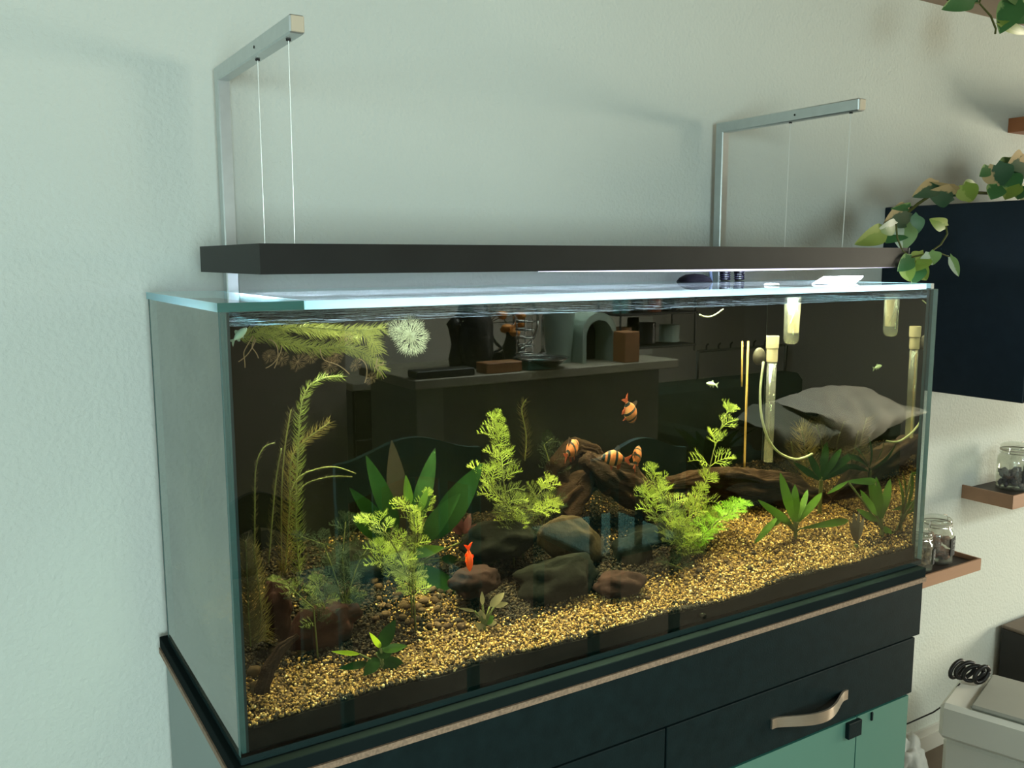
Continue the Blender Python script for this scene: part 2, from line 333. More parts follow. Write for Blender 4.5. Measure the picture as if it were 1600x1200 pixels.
for n, x, (a, b, c, d) in (('window_1', XL-0.03, (-2.95, -1.05, 0.45, 1.25)), ('window_2', XR+0.03, (-2.45, -1.35, -0.4, 0.9))):
    wn = bpy.data.objects.new(n, None); COL.objects.link(wn); wn['kind'] = 'structure'; wn.location = (x, (a+b)/2, c)
    fr = MB()
    mid = (a+b)/2
    for q in ((a, a+0.05, c, d), (b-0.05, b, c, d), (mid-0.025, mid+0.025, c, d), (a+0.05, mid-0.025, c, c+0.05), (mid+0.025, b-0.05, c, c+0.05), (a+0.05, mid-0.025, d-0.05, d), (mid+0.025, b-0.05, d-0.05, d)):
        fr.box(x-0.02, x+0.02, *q)
    fr.build('window_frame', m_base, wn)
    MB().box(x-0.003, x+0.003, a+0.05, mid-0.025, c+0.05, d-0.05).build('pane', m_glass, wn)
    MB().box(x-0.003, x+0.003, mid+0.025, b-0.05, c+0.05, d-0.05).build('pane', m_glass, wn)
wn = bpy.data.objects.new('added_rear_window', None); COL.objects.link(wn); wn['kind'] = 'structure'; wn.location = (-0.9, YF-0.03, -0.3)  # unseen window added to go with the soft rear fill
fr = MB()
for q in ((-1.8, -1.75, -0.3, 1.2), (-0.05, 0, -0.3, 1.2), (-0.925, -0.875, -0.3, 1.2), (-1.75, -0.925, -0.3, -0.25), (-0.875, -0.05, -0.3, -0.25), (-1.75, -0.925, 1.15, 1.2), (-0.875, -0.05, 1.15, 1.2)):
    fr.box(q[0], q[1], YF-0.05, YF-0.01, q[2], q[3])
fr.build('window_frame', m_base, wn)
MB().box(-1.75, -0.925, YF-0.033, YF-0.027, -0.25, 1.15).build('pane', m_glass, wn)
MB().box(-0.875, -0.05, YF-0.033, YF-0.027, -0.25, 1.15).build('pane', m_glass, wn)
bb = MB().box(XL, XR, YB-0.014, YB, FLOOR, FLOOR+0.055).box(XL, XR, YB-0.009, YB, FLOOR+0.055, FLOOR+0.078)
struct('baseboard_back', bb, m_base)

# ------------------------------------------------------------------ aquarium
W, D, H = 1.4527, 0.4549, 0.5885
GT = 0.010
aq = thing('aquarium', 'large rectangular glass aquarium standing on the black cabinet', 'aquarium', (W/2, -D/2, 0))
MB().box(0, W, -D, 0, 0, GT).build('bottom_pane', [m_gbot], aq)
MB().box(0, W, -D, -D+GT, GT, H, (2, 3, 0, 0, 2, 1)).build('front_pane', [m_gfront, m_gedge, m_gcorner, m_gright], aq)
MB().box(0, W, -GT, 0, GT, H, (2, 2, 0, 0, 2, 1)).build('back_pane', [m_gwet, m_gedge, m_gcorner], aq)
MB().box(0, GT, -D+GT, -GT, GT, H, (0, 0, 2, 2, 2, 1)).build('side_pane', [m_gside, m_gedge, m_gcorner], aq, label='left end pane dimmed by algae film')
MB().box(W-GT, W, -D+GT, -GT, GT, 0.600, (3, 0, 2, 2, 2, 1)).build('side_pane', [m_glass, m_gedge, m_gcorner, m_tir], aq)
MB().box(0, W, 0.0005, 0.0025, 0, H).build('background_film', m_film, aq)
MB().box(W+0.0005, W+0.0025, -D+0.02, 0, 0, 0.598).build('side_blackout', m_film, aq)  # dark sheet added to black out the view through the right pane
m_sil = pm('dark_silicone', (0.01, 0.022, 0.022), 0.3)
MB().box(GT, GT+0.0035, -D+GT, -D+GT+0.006, GT, H).build('silicone_seam', m_sil, aq)
MB().box(W-GT-0.0035, W-GT, -D+GT, -D+GT+0.006, GT, H).build('silicone_seam', m_sil, aq)
MB().box(-0.003, 0.105, -D-0.001, 0.0, H+0.0005, H+0.0117, (1, 1, 2, 1, 0, 0)).build('cross_brace', [m_gcover, m_gedge, m_gedged], aq)
cov = MB().box(0.107, 1.412, -D+0.0, 0.0, H+0.0005, H+0.0117, (1, 1, 1, 1, 0, 0)).build('cover_glass', [m_gcover, m_gedge])
tag(cov, 'long clear glass cover sheet with bright cyan edge lying on the aquarium rim', 'cover')

# ------------------------------------------------------------------ water
ZW = 0.570
m_w, nt, p, out = nodes('tea_tinted_water'); nt.nodes.remove(p); L = nt.links.new
tr = N(nt, 'ShaderNodeBsdfTransparent'); va = N(nt, 'ShaderNodeVolumeAbsorption', i_Density=2.5); va.inputs[0].default_value = (0.72, 0.57, 0.15, 1)
L(tr.outputs[0], out.inputs[0]); L(va.outputs[0], out.inputs[1])
m_ws = glass('water_surface', (0.9, 0.9, 0.9), 0.03, rough=0.03)
nt = m_ws.node_tree; L = nt.links.new
tc = N(nt, 'ShaderNodeTexCoord'); nz = N(nt, 'ShaderNodeTexNoise', i_Scale=22.0, i_Detail=3.0); L(tc.outputs['Object'], nz.inputs['Vector'])
bp = N(nt, 'ShaderNodeBump', i_Strength=0.6, i_Distance=0.012); L(nz.outputs['Fac'], bp.inputs['Height'])
for n in nt.nodes:
    if n.type == 'BSDF_GLOSSY': L(bp.outputs[0], n.inputs['Normal'])
L(N(nt, 'ShaderNodeVolumeAbsorption', i_Density=2.5, n_0=(0.72, 0.57, 0.15, 1)).outputs[0], nt.nodes['Material Output'].inputs[1])
i = GT+0.0006
wt = MB().box(i, W-i, -D+i, -i, GT+0.0006, ZW, (0, 0, 0, 0, 0, 1)).build('water', [m_w, m_ws], kind='stuff')
tag(wt, 'tea coloured water filling the aquarium to just below the rim', 'water')

# ------------------------------------------------------------------ gravel
def darkzone(x, y):      # where dark grains stand in for plant shade and dark pebbles
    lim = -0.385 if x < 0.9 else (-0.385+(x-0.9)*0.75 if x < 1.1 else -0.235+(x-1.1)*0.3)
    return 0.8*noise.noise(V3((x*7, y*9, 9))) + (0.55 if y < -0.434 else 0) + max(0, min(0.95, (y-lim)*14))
nx, ny = 150, 48
vs = []; fs = []
x0, x1, y0, y1 = GT+0.001, W-GT-0.001, -D+GT+0.001, -GT-0.001
for j in range(ny+1):
    for k in range(nx+1):
        x = x0+(x1-x0)*k/nx; y = y0+(y1-y0)*j/ny; vs.append((x, y, gz(x, y)-0.004))
for j in range(ny):
    for k in range(nx): a = j*(nx+1)+k; fs.append((a, a+1, a+nx+2, a+nx+1))
g = MB().add(vs, fs)
o = len(vs); bot = []
per = [k for k in range(nx+1)] + [(j)*(nx+1)+nx for j in range(1, ny+1)] + [ny*(nx+1)+k for k in range(nx-1, -1, -1)] + [j*(nx+1) for j in range(ny-1, 0, -1)]
g.v += [(vs[q][0], vs[q][1], GT+0.001) for q in per]
for t_ in range(len(per)):
    u = (t_+1) % len(per); g.f.append((per[t_], o+t_, o+u, per[u])); g.m.append(0)
g.m[:nx*ny] = [1 if (1 < k < nx-2 and 0 < j < ny-1 and darkzone(x0+(x1-x0)*k/nx, y0+(y1-y0)*j/ny) < 0.45) else 0 for j in range(ny) for k in range(nx)]  # black sides and patches paint shade into the bed
sub = g.build('substrate', [m_bedshade, m_gbase], kind='stuff'); tag(sub, 'gravel bed underlay with shade painted black on sides and patches', 'substrate')
ICO = []
ph = (1+5**.5)/2
iv = np.array([(-1, ph, 0), (1, ph, 0), (-1, -ph, 0), (1, -ph, 0), (0, -1, ph), (0, 1, ph), (0, -1, -ph), (0, 1, -ph), (ph, 0, -1), (ph, 0, 1), (-ph, 0, -1), (-ph, 0, 1)], float)/math.hypot(1, ph)
ifc = np.array([(0, 11, 5), (0, 5, 1), (0, 1, 7), (0, 7, 10), (0, 10, 11), (1, 5, 9), (5, 11, 4), (11, 10, 2), (10, 7, 6), (7, 1, 8), (3, 9, 4), (3, 4, 2), (3, 2, 6), (3, 6, 8), (3, 8, 9), (4, 9, 5), (2, 4, 11), (6, 2, 10), (8, 6, 7), (9, 8, 1)])
def grains(P, R):
    n = len(P); V = np.empty((n, 12, 3))
    for q in range(n):
        A = rng.normal(size=(3, 3)); Q, _ = np.linalg.qr(A)
        V[q] = (iv*(1+rng.uniform(-.2, .2, (12, 1))))*(R[q]*np.array([1.15, 0.95, 0.7])) @ Q.T + P[q]
    F = (ifc[None] + (np.arange(n)*12)[:, None, None]).reshape(-1, 3)
    return V.reshape(-1, 3), F
def np_obj(name, V, F, mat, **props):
    me = bpy.data.meshes.new(name); me.vertices.add(len(V)); me.vertices.foreach_set('co', V.ravel().astype('f'))
    me.loops.add(len(F)*3); me.loops.foreach_set('vertex_index', F.ravel().astype('i'))
    me.polygons.add(len(F)); me.polygons.foreach_set('loop_start', np.arange(0, len(F)*3, 3)); me.polygons.foreach_set('loop_total', np.full(len(F), 3))
    me.materials.append(mat); me.update(calc_edges=True); me.validate()
    return link(name, me, **props)
P, R, PD, RD = [], [], [], []
for q in range(34000):
    x = random.uniform(x0+.003, x1-.003); y = y0+.003 + (y1-y0-.006)*random.random()**1.5; r = random.uniform(0.0013, 0.0027)
    z = gz(x, y)-0.002+random.uniform(0, 0.003)
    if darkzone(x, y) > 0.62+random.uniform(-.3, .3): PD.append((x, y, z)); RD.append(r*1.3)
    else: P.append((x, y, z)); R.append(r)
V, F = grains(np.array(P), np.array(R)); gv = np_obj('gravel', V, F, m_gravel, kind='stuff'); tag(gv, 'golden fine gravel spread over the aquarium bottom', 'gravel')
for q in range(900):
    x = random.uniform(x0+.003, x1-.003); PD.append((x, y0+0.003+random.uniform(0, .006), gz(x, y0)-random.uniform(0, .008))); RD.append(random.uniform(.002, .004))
V, F = grains(np.array(PD), np.array(RD)); gv = np_obj('dark_shade_gravel', V, F, m_dgravel, kind='stuff'); tag(gv, 'dark grains along the front glass and back of the bed, part pebbles, part painted shade', 'gravel')

# ------------------------------------------------------------------ aquarium cabinet
YC = -0.470
cb = thing('aquarium_cabinet', 'black cabinet with drawers and green glass door below the aquarium', 'cabinet', (0.72, -0.22, FLOOR))
MB().bbox(-0.009, 1.442, YC-0.004, 0.03, -0.020, -0.0005, 0.001).build('top_board', pm('matt_black_board', (0.008, 0.014, 0.014), 0.9, spec=0.03), cb)
MB().box(-0.011, 1.442, YC-0.006, 0.03, -0.030, -0.0205).build('board_edge', m_chip, cb, label='raw brown chipboard edge of the cabinet top')
MB().bbox(0.0, 1.440, YC, YC+0.018, -0.150, -0.031, 0.001).build('top_rail', m_black, cb)
MB().box(0.000, 0.018, YC+0.02, 0.03, FLOOR, -0.031).build('side_panel', m_blackside, cb, label='left side panel with the wall reflection painted grey green')
MB().box(1.405, 1.423, YC+0.02, 0.03, FLOOR, -0.031).build('side_panel', m_black, cb)
MB().box(0.018, 1.405, 0.015, 0.03, FLOOR, -0.031).box(0.018, 1.405, YC+0.03, 0.015, FLOOR, FLOOR+0.08).box(0.712, 0.730, YC+0.03, 0.015, FLOOR+0.08, -0.031).build('carcass', m_black, cb)
d1 = MB().bbox(0.0, 0.7185, YC, YC+0.018, -0.278, -0.1535, 0.001).build('drawer', m_black, cb)
d2 = MB().bbox(0.7225, 1.424, YC, YC+0.018, -0.278, -0.1535, 0.001).build('drawer', m_black, cb)
def bow_handle(xa, xb, z, parent):
    b = MB(); n = 36; hh = 0.0100
    vs = []; fs = []
    for k in range(n+1):
        u = k/n; x = xa+(xb-xa)*u
        s = math.sin(PI*max(0.0, min(1.0, (u-0.05)/0.90)))**1.25
        y = YC-0.0005-0.034*s; h = hh*(1+0.15*s)
        for dy in (0, -0.004):
            for dz in (-h, h): vs.append((x, y+dy, z+dz))
    for k in range(n):
        a = 4*k; b4 = a+4
        fs += [(a, a+1, b4+1, b4), (a+2, b4+2, b4+3, a+3), (a, b4, b4+2, a+2), (a+1, a+3, b4+3, b4+1)]
    fs += [(0, 2, 3, 1), (4*n, 4*n+1, 4*n+3, 4*n+2)]
    return b.add(vs, fs).build('handle', m_nickel, parent, smooth=False)
bow_handle(0.983, 1.203, -0.221, d2); bow_handle(0.26, 0.48, -0.221, d1)
MB().bbox(0.0, 0.7185, YC, YC+0.018, FLOOR+0.06, -0.2815, 0.001).build('door', m_black, cb)
gd = MB().box(0.7225, 1.240, YC, YC+0.005, FLOOR+0.06, -0.2815, (1, 1, 0, 0, 1, 1)).build('glass_door', [m_frost, m_frostd], cb)
MB().box(1.243, 1.413, YC, YC+0.005, FLOOR+0.06, -0.2815, (1, 1, 0, 0, 1, 1)).build('glass_panel', [m_frost, m_frostd], cb)
MB().bbox(1.205, 1.246, YC-0.010, YC-0.0005, -0.318, -0.284, 0.001).build('hinge', m_black, gd)
MB().bbox(1.285, 1.290, YC-0.004, YC-0.0005, -0.302, -0.284, 0.0005).build('clip', m_black, gd)

# ------------------------------------------------------------------ lamp housing and its two gallows brackets
lx0, lx1, ly0, ly1, lz0, lz1 = 0.0732, 1.454, -0.381, -0.0537, 0.6326, 0.6732
lp = thing('aquarium_light', 'long flat black light bar hanging over the aquarium', 'light', ((lx0+lx1)/2, (ly0+ly1)/2, lz0))
hb = MB().box(lx0, lx1, ly0, ly0+0.003, lz0, lz1).box(lx0, lx1, ly1-0.003, ly1, lz0, lz1).box(lx0, lx0+0.003, ly0+0.003, ly1-0.003, lz0, lz1).box(lx1-0.003, lx1, ly0+0.003, ly1-0.003, lz0, lz1).box(lx0+0.003, lx1-0.003, ly0+0.003, ly1-0.003, lz1-0.004, lz1)
hb.build('housing', m_housing, lp)
MB().box(lx1+0.0002, lx1+0.0022, ly0-0.001, ly1, lz0, lz1).build('end_plate', pm('grey_end_plate', (0.16, 0.16, 0.14), 0.4), lp)
MB().box(lx0+0.01, lx1-0.01, ly0+0.01, ly1-0.01, lz0+0.008, lz0+0.016).build('light_panel', m_led, lp)
lens = MB(); n = 24; vs = []; fs = []
for k in range(n+1):
    u = k/n; x = 0.52+(lx1-0.03-0.52)*u; dz = 0.0034*math.sin(PI*min(1, u*0.9+0.08))**1.3
    vs += [(x, ly0+0.006, lz0-dz), (x, ly0+0.012, lz0-dz), (x, ly0+0.012, lz0+0.0075), (x, ly0+0.006, lz0+0.0075)]
for k in range(n):
    for q in range(4): a = 4*k+q; b = 4*k+(q+1) % 4; fs.append((a, b, b+4, a+4))
lens.add(vs, fs+[(0, 3, 2, 1), (4*n, 4*n+1, 4*n+2, 4*n+3)]).build('lens_strip', m_lens, lp)
for k in range(3):
    la = area('led_light', (lx0+0.25+0.44*k, (ly0+ly1)/2-0.02, lz0+0.006), (0, 0, 0), 0.42, 0.20, 25, (0.80, 0.84, 1.0)); la.data.spread = math.radians(100); la.parent = lp; la.matrix_parent_inverse = Matrix.Translation(-lp.location)
    lb = area('edge_fill', (lx0+0.25+0.44*k, ly0+0.03, lz0+0.003), (0, 0, 0), 0.42, 0.03, (1.6, 2.8, 3.4)[k], (0.80, 0.86, 1.0)); lb.data.spread = math.radians(170); lb.parent = lp; lb.matrix_parent_inverse = Matrix.Translation(-lp.location)  # second row is an added fill that brightens the cover's front edge
for (xa, ca, cb2, lab) in ((0.140, -0.185, -0.328, 'left aluminium gallows bracket holding the light bar by thin cables'), (1.299, -0.185, -0.340, 'right aluminium gallows bracket holding the light bar by thin cables')):
    yb0, yb1, hw = 0.006, 0.030, 0.0105
    br = thing('lamp_bracket', lab, 'bracket', (xa, 0.018, -0.03), 'gallows brackets behind the aquarium')
    zt = 0.968 if xa > 1 else 0.972
    MB().bbox(xa-hw, xa+hw, yb0, yb1, -0.0, zt-0.02, 0.002).build('post', m_alu, br)
    MB().bbox(xa-hw, xa+hw, -0.365, yb1, zt-0.024, zt, 0.002).build('arm', m_alu, br)
    MB().bbox(xa-hw+0.0015, xa+hw-0.0015, -0.3675, -0.3652, zt-0.0225, zt-0.0015, 0.001).build('end_cap', m_cap, br)
    MB().tube([(xa-hw-0.0008, ca-0.02, zt-0.012), (xa-hw+0.0005, ca-0.02, zt-0.012)], 0.0022, 10).build('screw_hole', m_hole, br)
    for yc in (ca, cb2):
        MB().lathe([(0, 0), (0.0035, 0), (0.0035, 0.002), (0, 0.002)], (xa, yc, zt-0.0262), 12).build('grommet', m_hole, br)
        MB().tube([(xa, yc, zt-0.025), (xa+0.001, yc*0.98, lz1)], 0.0008 if xa > 1 else 0.0006, 6).build('cable', m_cable, br)

# ------------------------------------------------------------------ things above the rim
def arcpts(f, n): return [f(k/(n-1)) for k in range(n)]
ZT = H+0.0119
for q, (px, lab) in enumerate(((1131, 'black ribbed filter hose bending over the rear rim, left of the pair'), (1153, 'black ribbed filter hose bending over the rear rim, right of the pair'))):
    c = aty(px, 446, -0.03); c.z = ZT
    hs = thing('filter_hose', lab, 'hose', (c.x, c.y, ZT), 'filter hoses over the rear rim')
    pts = [c+V3((0.004, 0, 0.001)), c+V3((0.003, 0, 0.012)), c+V3((0, 0, 0.024)), c+V3((-0.010, 0.002, 0.037)), c+V3((-0.030, 0.006, 0.047)), c+V3((-0.06, 0.012, 0.050)), c+V3((-0.085, 0.03, 0.042))]
    MB().tube(pts, 0.0115, 14).build('hose_body', m_hose, hs, smooth=True)
    for k in range(4):
        MB().tube([c+V3((0.003, 0, 0.003+0.0052*k)), c+V3((0.003, 0, 0.0055+0.0052*k))], 0.0127, 16).build('rib', m_rib, hs)
c = aty(1085, 445, -0.06); c.z = ZT
dm = MB().lathe([(0, 0.018), (0.020, 0.016), (0.034, 0.009), (0.040, 0.001), (0.040, 0), (0, 0)], (c.x, c.y, ZT), 24).build('hose_clamp_cap', m_hose, smooth=True)
tag(dm, 'black domed plastic cap on the cover glass beside the filter hoses', 'cap')
c = aty(1111, 440, -0.075)
tb = MB().tube([(c.x-0.006, c.y, ZT+0.040), (c.x-0.002, c.y, ZT+0.02), (c.x+0.002, c.y, ZT+0.001)], 0.0032, 8).build('air_tube', pm('blue_lit_tubing', (0.35, 0.45, 0.65), 0.2, trans=0.4), smooth=True)  # blue of the lamp put into the clear tube's colour
tag(tb, 'short clear air tube, painted lamp blue, in front of the filter hoses', 'tube')
fl = thing('feeding_flap', 'white translucent feeding flap lying on the right end of the cover', 'flap', (1.25, -0.25, ZT))
A, B, C_, D_ = atz(1270, 447, ZT+0.001), atz(1338, 447, ZT+0.001), atz(1351, 433, ZT+0.012), atz(1288, 435, ZT+0.012)
A, B = aty(1268, 446, -0.36), aty(1334, 445, -0.36); C_, D_ = aty(1349, 433, -0.31), aty(1287, 434, -0.31)
vs = [A, B, C_, D_]; vs = vs+[v+V3((0, 0, 0.003)) for v in vs]
MB().add(vs, [(0, 3, 2, 1), (4, 5, 6, 7), (0, 1, 5, 4), (1, 2, 6, 5), (2, 3, 7, 6), (3, 0, 4, 7)]).build('flap', pm('milky_acrylic', (0.82, 0.86, 0.88), 0.3, trans=0.5), fl)
MB().bbox(A.x+0.01, A.x+0.05, A.y, A.y+0.006, ZT+0.0005, A.z, 0.0005).build('flap_foot', m_whitepl, fl)
c = aty(1206, 445, -0.36)
kn = MB().lathe([(0, 0.004), (0.012, 0.004), (0.014, 0.002), (0.014, 0.0003), (0, 0.0003)], (c.x, c.y, ZT), 20).build('round_weight', m_whitepl, smooth=True)
tag(kn, 'small round white disc on the cover glass left of the feeding flap', 'disc')
#PART2
# ------------------------------------------------------------------ pipes, rods and tubes in the water
def pipe_set(px, pytop, pybot, pipebot, y, lab):
    a = aty(px, pytop, y); b = aty(px, pybot, y); s = mpp(a)
    t = thing('overflow_pipe', lab, 'pipe', (b.x, y, b.z), None)
    MB().lathe([(0.0, 0), (8.2*s, 0), (8.6*s, 3*s), (8.6*s, 20*s), (9.6*s, 22*s), (9.8*s, a.z-b.z), (8.2*s, a.z-b.z), (8.0*s, a.z-b.z-4*s), (0, a.z-b.z-4*s)], (b.x, y, b.z), 24).build('pipe_cap', m_pvc, t, smooth=False)
    c = aty(px, pipebot, y)
    MB().tube([(b.x, y, b.z+0.001), (b.x, y, gz(b.x, y) if c.z < gz(b.x, y) else c.z)], 7.4*s, 16).build('clear_tube', m_clearpipe, t, smooth=True)
    q = aty(px-20, (pytop+pybot)/2+12, y)
    MB().lathe([(0, 0.006), (10*s, 0.004), (14*s, 0), (0, 0.002)], (0, 0, 0), 20).build('suction_cup', m_cup, t, smooth=True).matrix_basis = Matrix.Translation(q) @ Matrix.Rotation(PI/2, 4, 'X')
    return t
pipe_set(1206, 525, 565, 720, -0.25, 'beige capped clear overflow pipe standing near the right end')
def reflection_stub(px, y0p, y1p, y, r, lab):  # the pipe's reflection in the water surface, built as a solid tube
    a = aty(px, y0p, y); a.z = ZW-0.002; b = aty(px, y1p, y); s = mpp(a)
    t = thing('pipe_reflection', lab, 'tube', (a.x, y, b.z))
    hgt = a.z-b.z
    MB().lathe([(0.1*s, 0), (r*.55*s, 0.8*s), (r*.9*s, 4*s), (r*s, 9*s), (r*s, hgt), (r*.9*s, hgt)], (a.x, y, b.z), 24).build('tube_body', m_clearpipe, t, smooth=True)
    MB().lathe([(r*.62*s, 18*s), (r*.7*s, 19*s), (r*.8*s, hgt-6*s), (r*.9*s, hgt), (0, hgt), ], (a.x+r*.25*s, y-0.002, b.z), 20).lathe([(0, 18*s), (r*.62*s, 18*s)], (a.x+r*.25*s, y-0.002, b.z), 20).build('inner_sleeve', m_pvc, t)
reflection_stub(1238, 482, 538, -0.235, 12, 'surface reflection of the pipe, modelled as a short hanging tube with beige sleeve')
def rod(px0, py0, px1, py1, y, r, lab):
    a, b = aty(px0, py0, y), aty(px1, py1, y); b.z = max(b.z, gz(b.x, y)-0.004); s = mpp(a)
    tag(MB().tube([a, b], r*s, 8).build('acrylic_rod', m_rod, smooth=True), lab, 'rod')
rod(1169, 533, 1163, 730, -0.225, 1.7, 'taller thin golden rod standing upright near the feathery plant top')
rod(1160, 533, 1159, 604, -0.21, 1.4, 'shorter thin golden rod beside the taller golden one')
def smooth_path(pts, n=5):
    P_ = [pts[0]]+pts+[pts[-1]]; out = []
    for k in range(1, len(P_)-2):
        for u in range(n):
            t = u/n; p0, p1, p2, p3 = P_[k-1:k+3]
            out.append(0.5*((2*p1)+(p2-p0)*t+(2*p0-5*p1+4*p2-p3)*t*t+(3*p1-p0-3*p2+p3)*t**3))
    return out+[pts[-1]]
def tubing(pix, y, r, lab):
    pts = [aty(px, py, y) for px, py in pix]; s = mpp(pts[0])
    # smooth by Catmull-Rom
    P_ = [pts[0]]+pts+[pts[-1]]; out = []
    for k in range(1, len(P_)-2):
        for u in range(6):
            t = u/6; p0, p1, p2, p3 = P_[k-1:k+3]
            out.append(0.5*((2*p1)+(p2-p0)*t+(2*p0-5*p1+4*p2-p3)*t*t+(3*p1-p0-3*p2+p3)*t**3))
    out.append(pts[-1])
    tag(MB().tube(out, r*s, 8).build('air_hose', m_tubing, smooth=True), lab, 'tubing')
tubing([(1193, 565), (1188, 610), (1190, 650), (1200, 685), (1217, 707), (1240, 717), (1256, 715), (1269, 709)], -0.27, 1.9, 'pale tubing looping down from the overflow pipe')
tubing([(1093, 492), (1103, 495), (1115, 493), (1130, 483)], -0.20, 1.2, 'thin pale tube floating just below the water surface')

# ------------------------------------------------------------------ stones and driftwood
def lump(name, c, rx, ry, rz, mat, seed, amp=0.28, freq=1.7, rot=0, cut=None, sub=4):
    import bmesh
    bm = bmesh.new(); bmesh.ops.create_icosphere(bm, subdivisions=sub, radius=1)
    for v in bm.verts:
        n = noise.noise(v.co*freq+V3((seed, seed*1.7, 0)))*amp*1.3 + noise.noise(v.co*freq*2.7+V3((seed, 0, 5)))*amp*0.45 + noise.noise(v.co*freq*6+V3((seed, 0, 5)))*amp*0.15
        v.co *= 1+n
        if cut and v.co.z > cut: v.co.z = cut+(v.co.z-cut)*0.15
        co = V3((v.co.x*rx, v.co.y*ry, v.co.z*rz)); cr, sr = math.cos(rot), math.sin(rot)
        v.co = V3((co.x*cr-co.z*sr, co.y, co.x*sr+co.z*cr))+c
    me = bpy.data.meshes.new(name); bm.to_mesh(me); bm.free(); me.materials.append(mat)
    me.polygons.foreach_set('use_smooth', [True]*len(me.polygons))
    return link(name, me)
def rock(px, py, rxp, rzp, y, mat, seed, lab, rot=0, ryk=0.7, cut=None, amp=0.24, cat='stone', name='stone'):
    c = aty(px, py, y); s = mpp(c)
    return tag(lump(name, c, rxp*s, rxp*s*ryk, rzp*s, mat, seed, rot=rot, cut=cut, amp=amp), lab, cat)
rock(893, 846, 64, 36, -0.26, m_stone, 2, 'large speckled brown slab stone leaning in the middle of the tank', rot=-0.45, ryk=0.3, amp=0.16)
rock(988, 868, 36, 34, -0.27, m_stoned, 5, 'rounded dark green stone right of the brown slab')
rock(775, 845, 62, 26, -0.22, m_stoned, 8, 'wide low dark stone behind the orange fish')
rock(870, 905, 66, 34, -0.31, m_stoned, 11, 'dark flat stone in front of the brown slab', rot=0.12)
rock(968, 912, 42, 19, -0.36, m_shell, 13, 'low brown stone half sunk in the gravel front')
rock(742, 908, 40, 26, -0.31, m_shell, 15, 'round maroon brown husk behind the small pale plant', cut=0.7, cat='husk', name='husk')
rock(1020, 838, 46, 18, -0.22, m_stoned, 17, 'dark stone beneath the leaning driftwood')
rock(1150, 855, 34, 26, -0.20, m_stoned, 19, 'dark stone right of the bright feathery plant')
rock(500, 985, 62, 42, -0.30, m_stoner, 21, 'red brown stone in the left front of the tank', rot=0.2, ryk=0.4)
rock(432, 950, 26, 46, -0.30, m_stoner, 23, 'upright dark red stone beside the left corner moss')
rock(560, 890, 70, 40, -0.12, m_stoned, 25, 'large dark stone behind the left feathery plant')
rock(1045, 900, 30, 12, -0.30, m_stoned, 27, 'small dark stone at the edge of the golden gravel')
def wood(name, pix, y, rp, lab, seed, n=44, yk=0.0):
    P0 = [aty(px, py, y+yk*k) for k, (px, py) in enumerate(pix)]; s = mpp(P0[0]); L_ = []; R_ = []
    m = 90
    for k in range(m+1):
        u = k/m*(len(P0)-1); a_ = min(int(u), len(P0)-2); t = u-a_
        L_.append(P0[a_].lerp(P0[a_+1], t)+V3((0, 0, 0.004*noise.noise(V3((u*2, seed, 0))))))
        R_.append((rp[a_]*(1-t)+rp[a_+1]*t)*s)
    b = MB().tube(L_, R_, n)
    c0 = L_[0]; d = (L_[-1]-L_[0]).normalized()
    for q, v in enumerate(b.v):
        v = V3(v); al = (v-c0).dot(d); k = min(q//n, m); ctr = L_[k]; rr = v-ctr
        th = math.atan2(rr.z, rr.y)
        cx_, sx_ = math.cos(th), math.sin(th)
        f = 1+0.55*noise.noise(V3((al*11, cx_*1.5+seed, sx_*1.5)))+0.42*noise.noise(V3((al*14+seed, cx_*4.5, sx_*4.5)))+0.22*abs(noise.noise(V3((al*22, cx_*10+seed, sx_*10))))-0.10
        b.v[q] = tuple(ctr+rr*f)
    return tag(b.build(name, m_wood, smooth=True), lab, 'driftwood')
wood('driftwood', [(916, 716), (950, 738), (990, 765), (1040, 800), (1085, 822)], -0.17, [14, 26, 28, 24, 8], 'brown grooved driftwood leaning down to the right under the striped fish', 2)
wood('driftwood', [(1040, 758), (1100, 752), (1160, 756), (1230, 768), (1295, 784)], -0.155, [9, 20, 26, 24, 9], 'long horizontal driftwood lying behind the feathery plant on the right', 6, yk=-0.016)
wood('driftwood', [(870, 800), (905, 765), (930, 735)], -0.13, [30, 22, 10], 'dark driftwood end rising behind the brown slab stone', 9)
wood('driftwood', [(408, 1082), (420, 1045), (440, 1012), (466, 992)], -0.40, [10, 9, 7, 3], 'dark curved stick poking from the gravel near the left corner', 12)
wood('driftwood', [(880, 760), (868, 730), (900, 700), (925, 705), (945, 725)], -0.10, [14, 16, 14, 12, 8], 'dark root arch behind the striped fish', 14)

# pebbles heap
PEB = []
for q in range(6):
    me = lump('pebble', V3((0, 0, 0)), 1, 0.85, 0.6, m_pebble[q % 3], q*3.1, sub=2).data; PEB.append(me)
    bpy.data.objects.remove(bpy.data.objects[-1] if False else [o_ for o_ in bpy.data.objects if o_.data == me][0])
def pebble(px, py, r, grp, lab):
    p = ground(px, py); s = mpp(p)
    o = bpy.data.objects.new('pebble', random.choice(PEB)); COL.objects.link(o)
    o.location = (p.x, p.y, p.z+r*s*0.35); o.scale = (r*s,)*3; o.rotation_euler = (random.uniform(-.3, .3), random.uniform(-.3, .3), random.uniform(0, 6))
    tag(o, lab, 'pebble', grp)
for q in range(70):
    u = random.random(); px = 590+u*150+random.uniform(-8, 8); py = 905+random.random()*75+u*5
    pebble(px, py, random.uniform(4, 8.5), 'brown pebbles heaped left of the pale plant', 'brown pebble in the heap left of the small pale plant')
for q in range(26):
    pebble(random.uniform(425, 475), random.uniform(985, 1030), random.uniform(3.5, 7), 'reddish pebbles by the left corner stick', 'tan pebble lying by the dark curved stick')
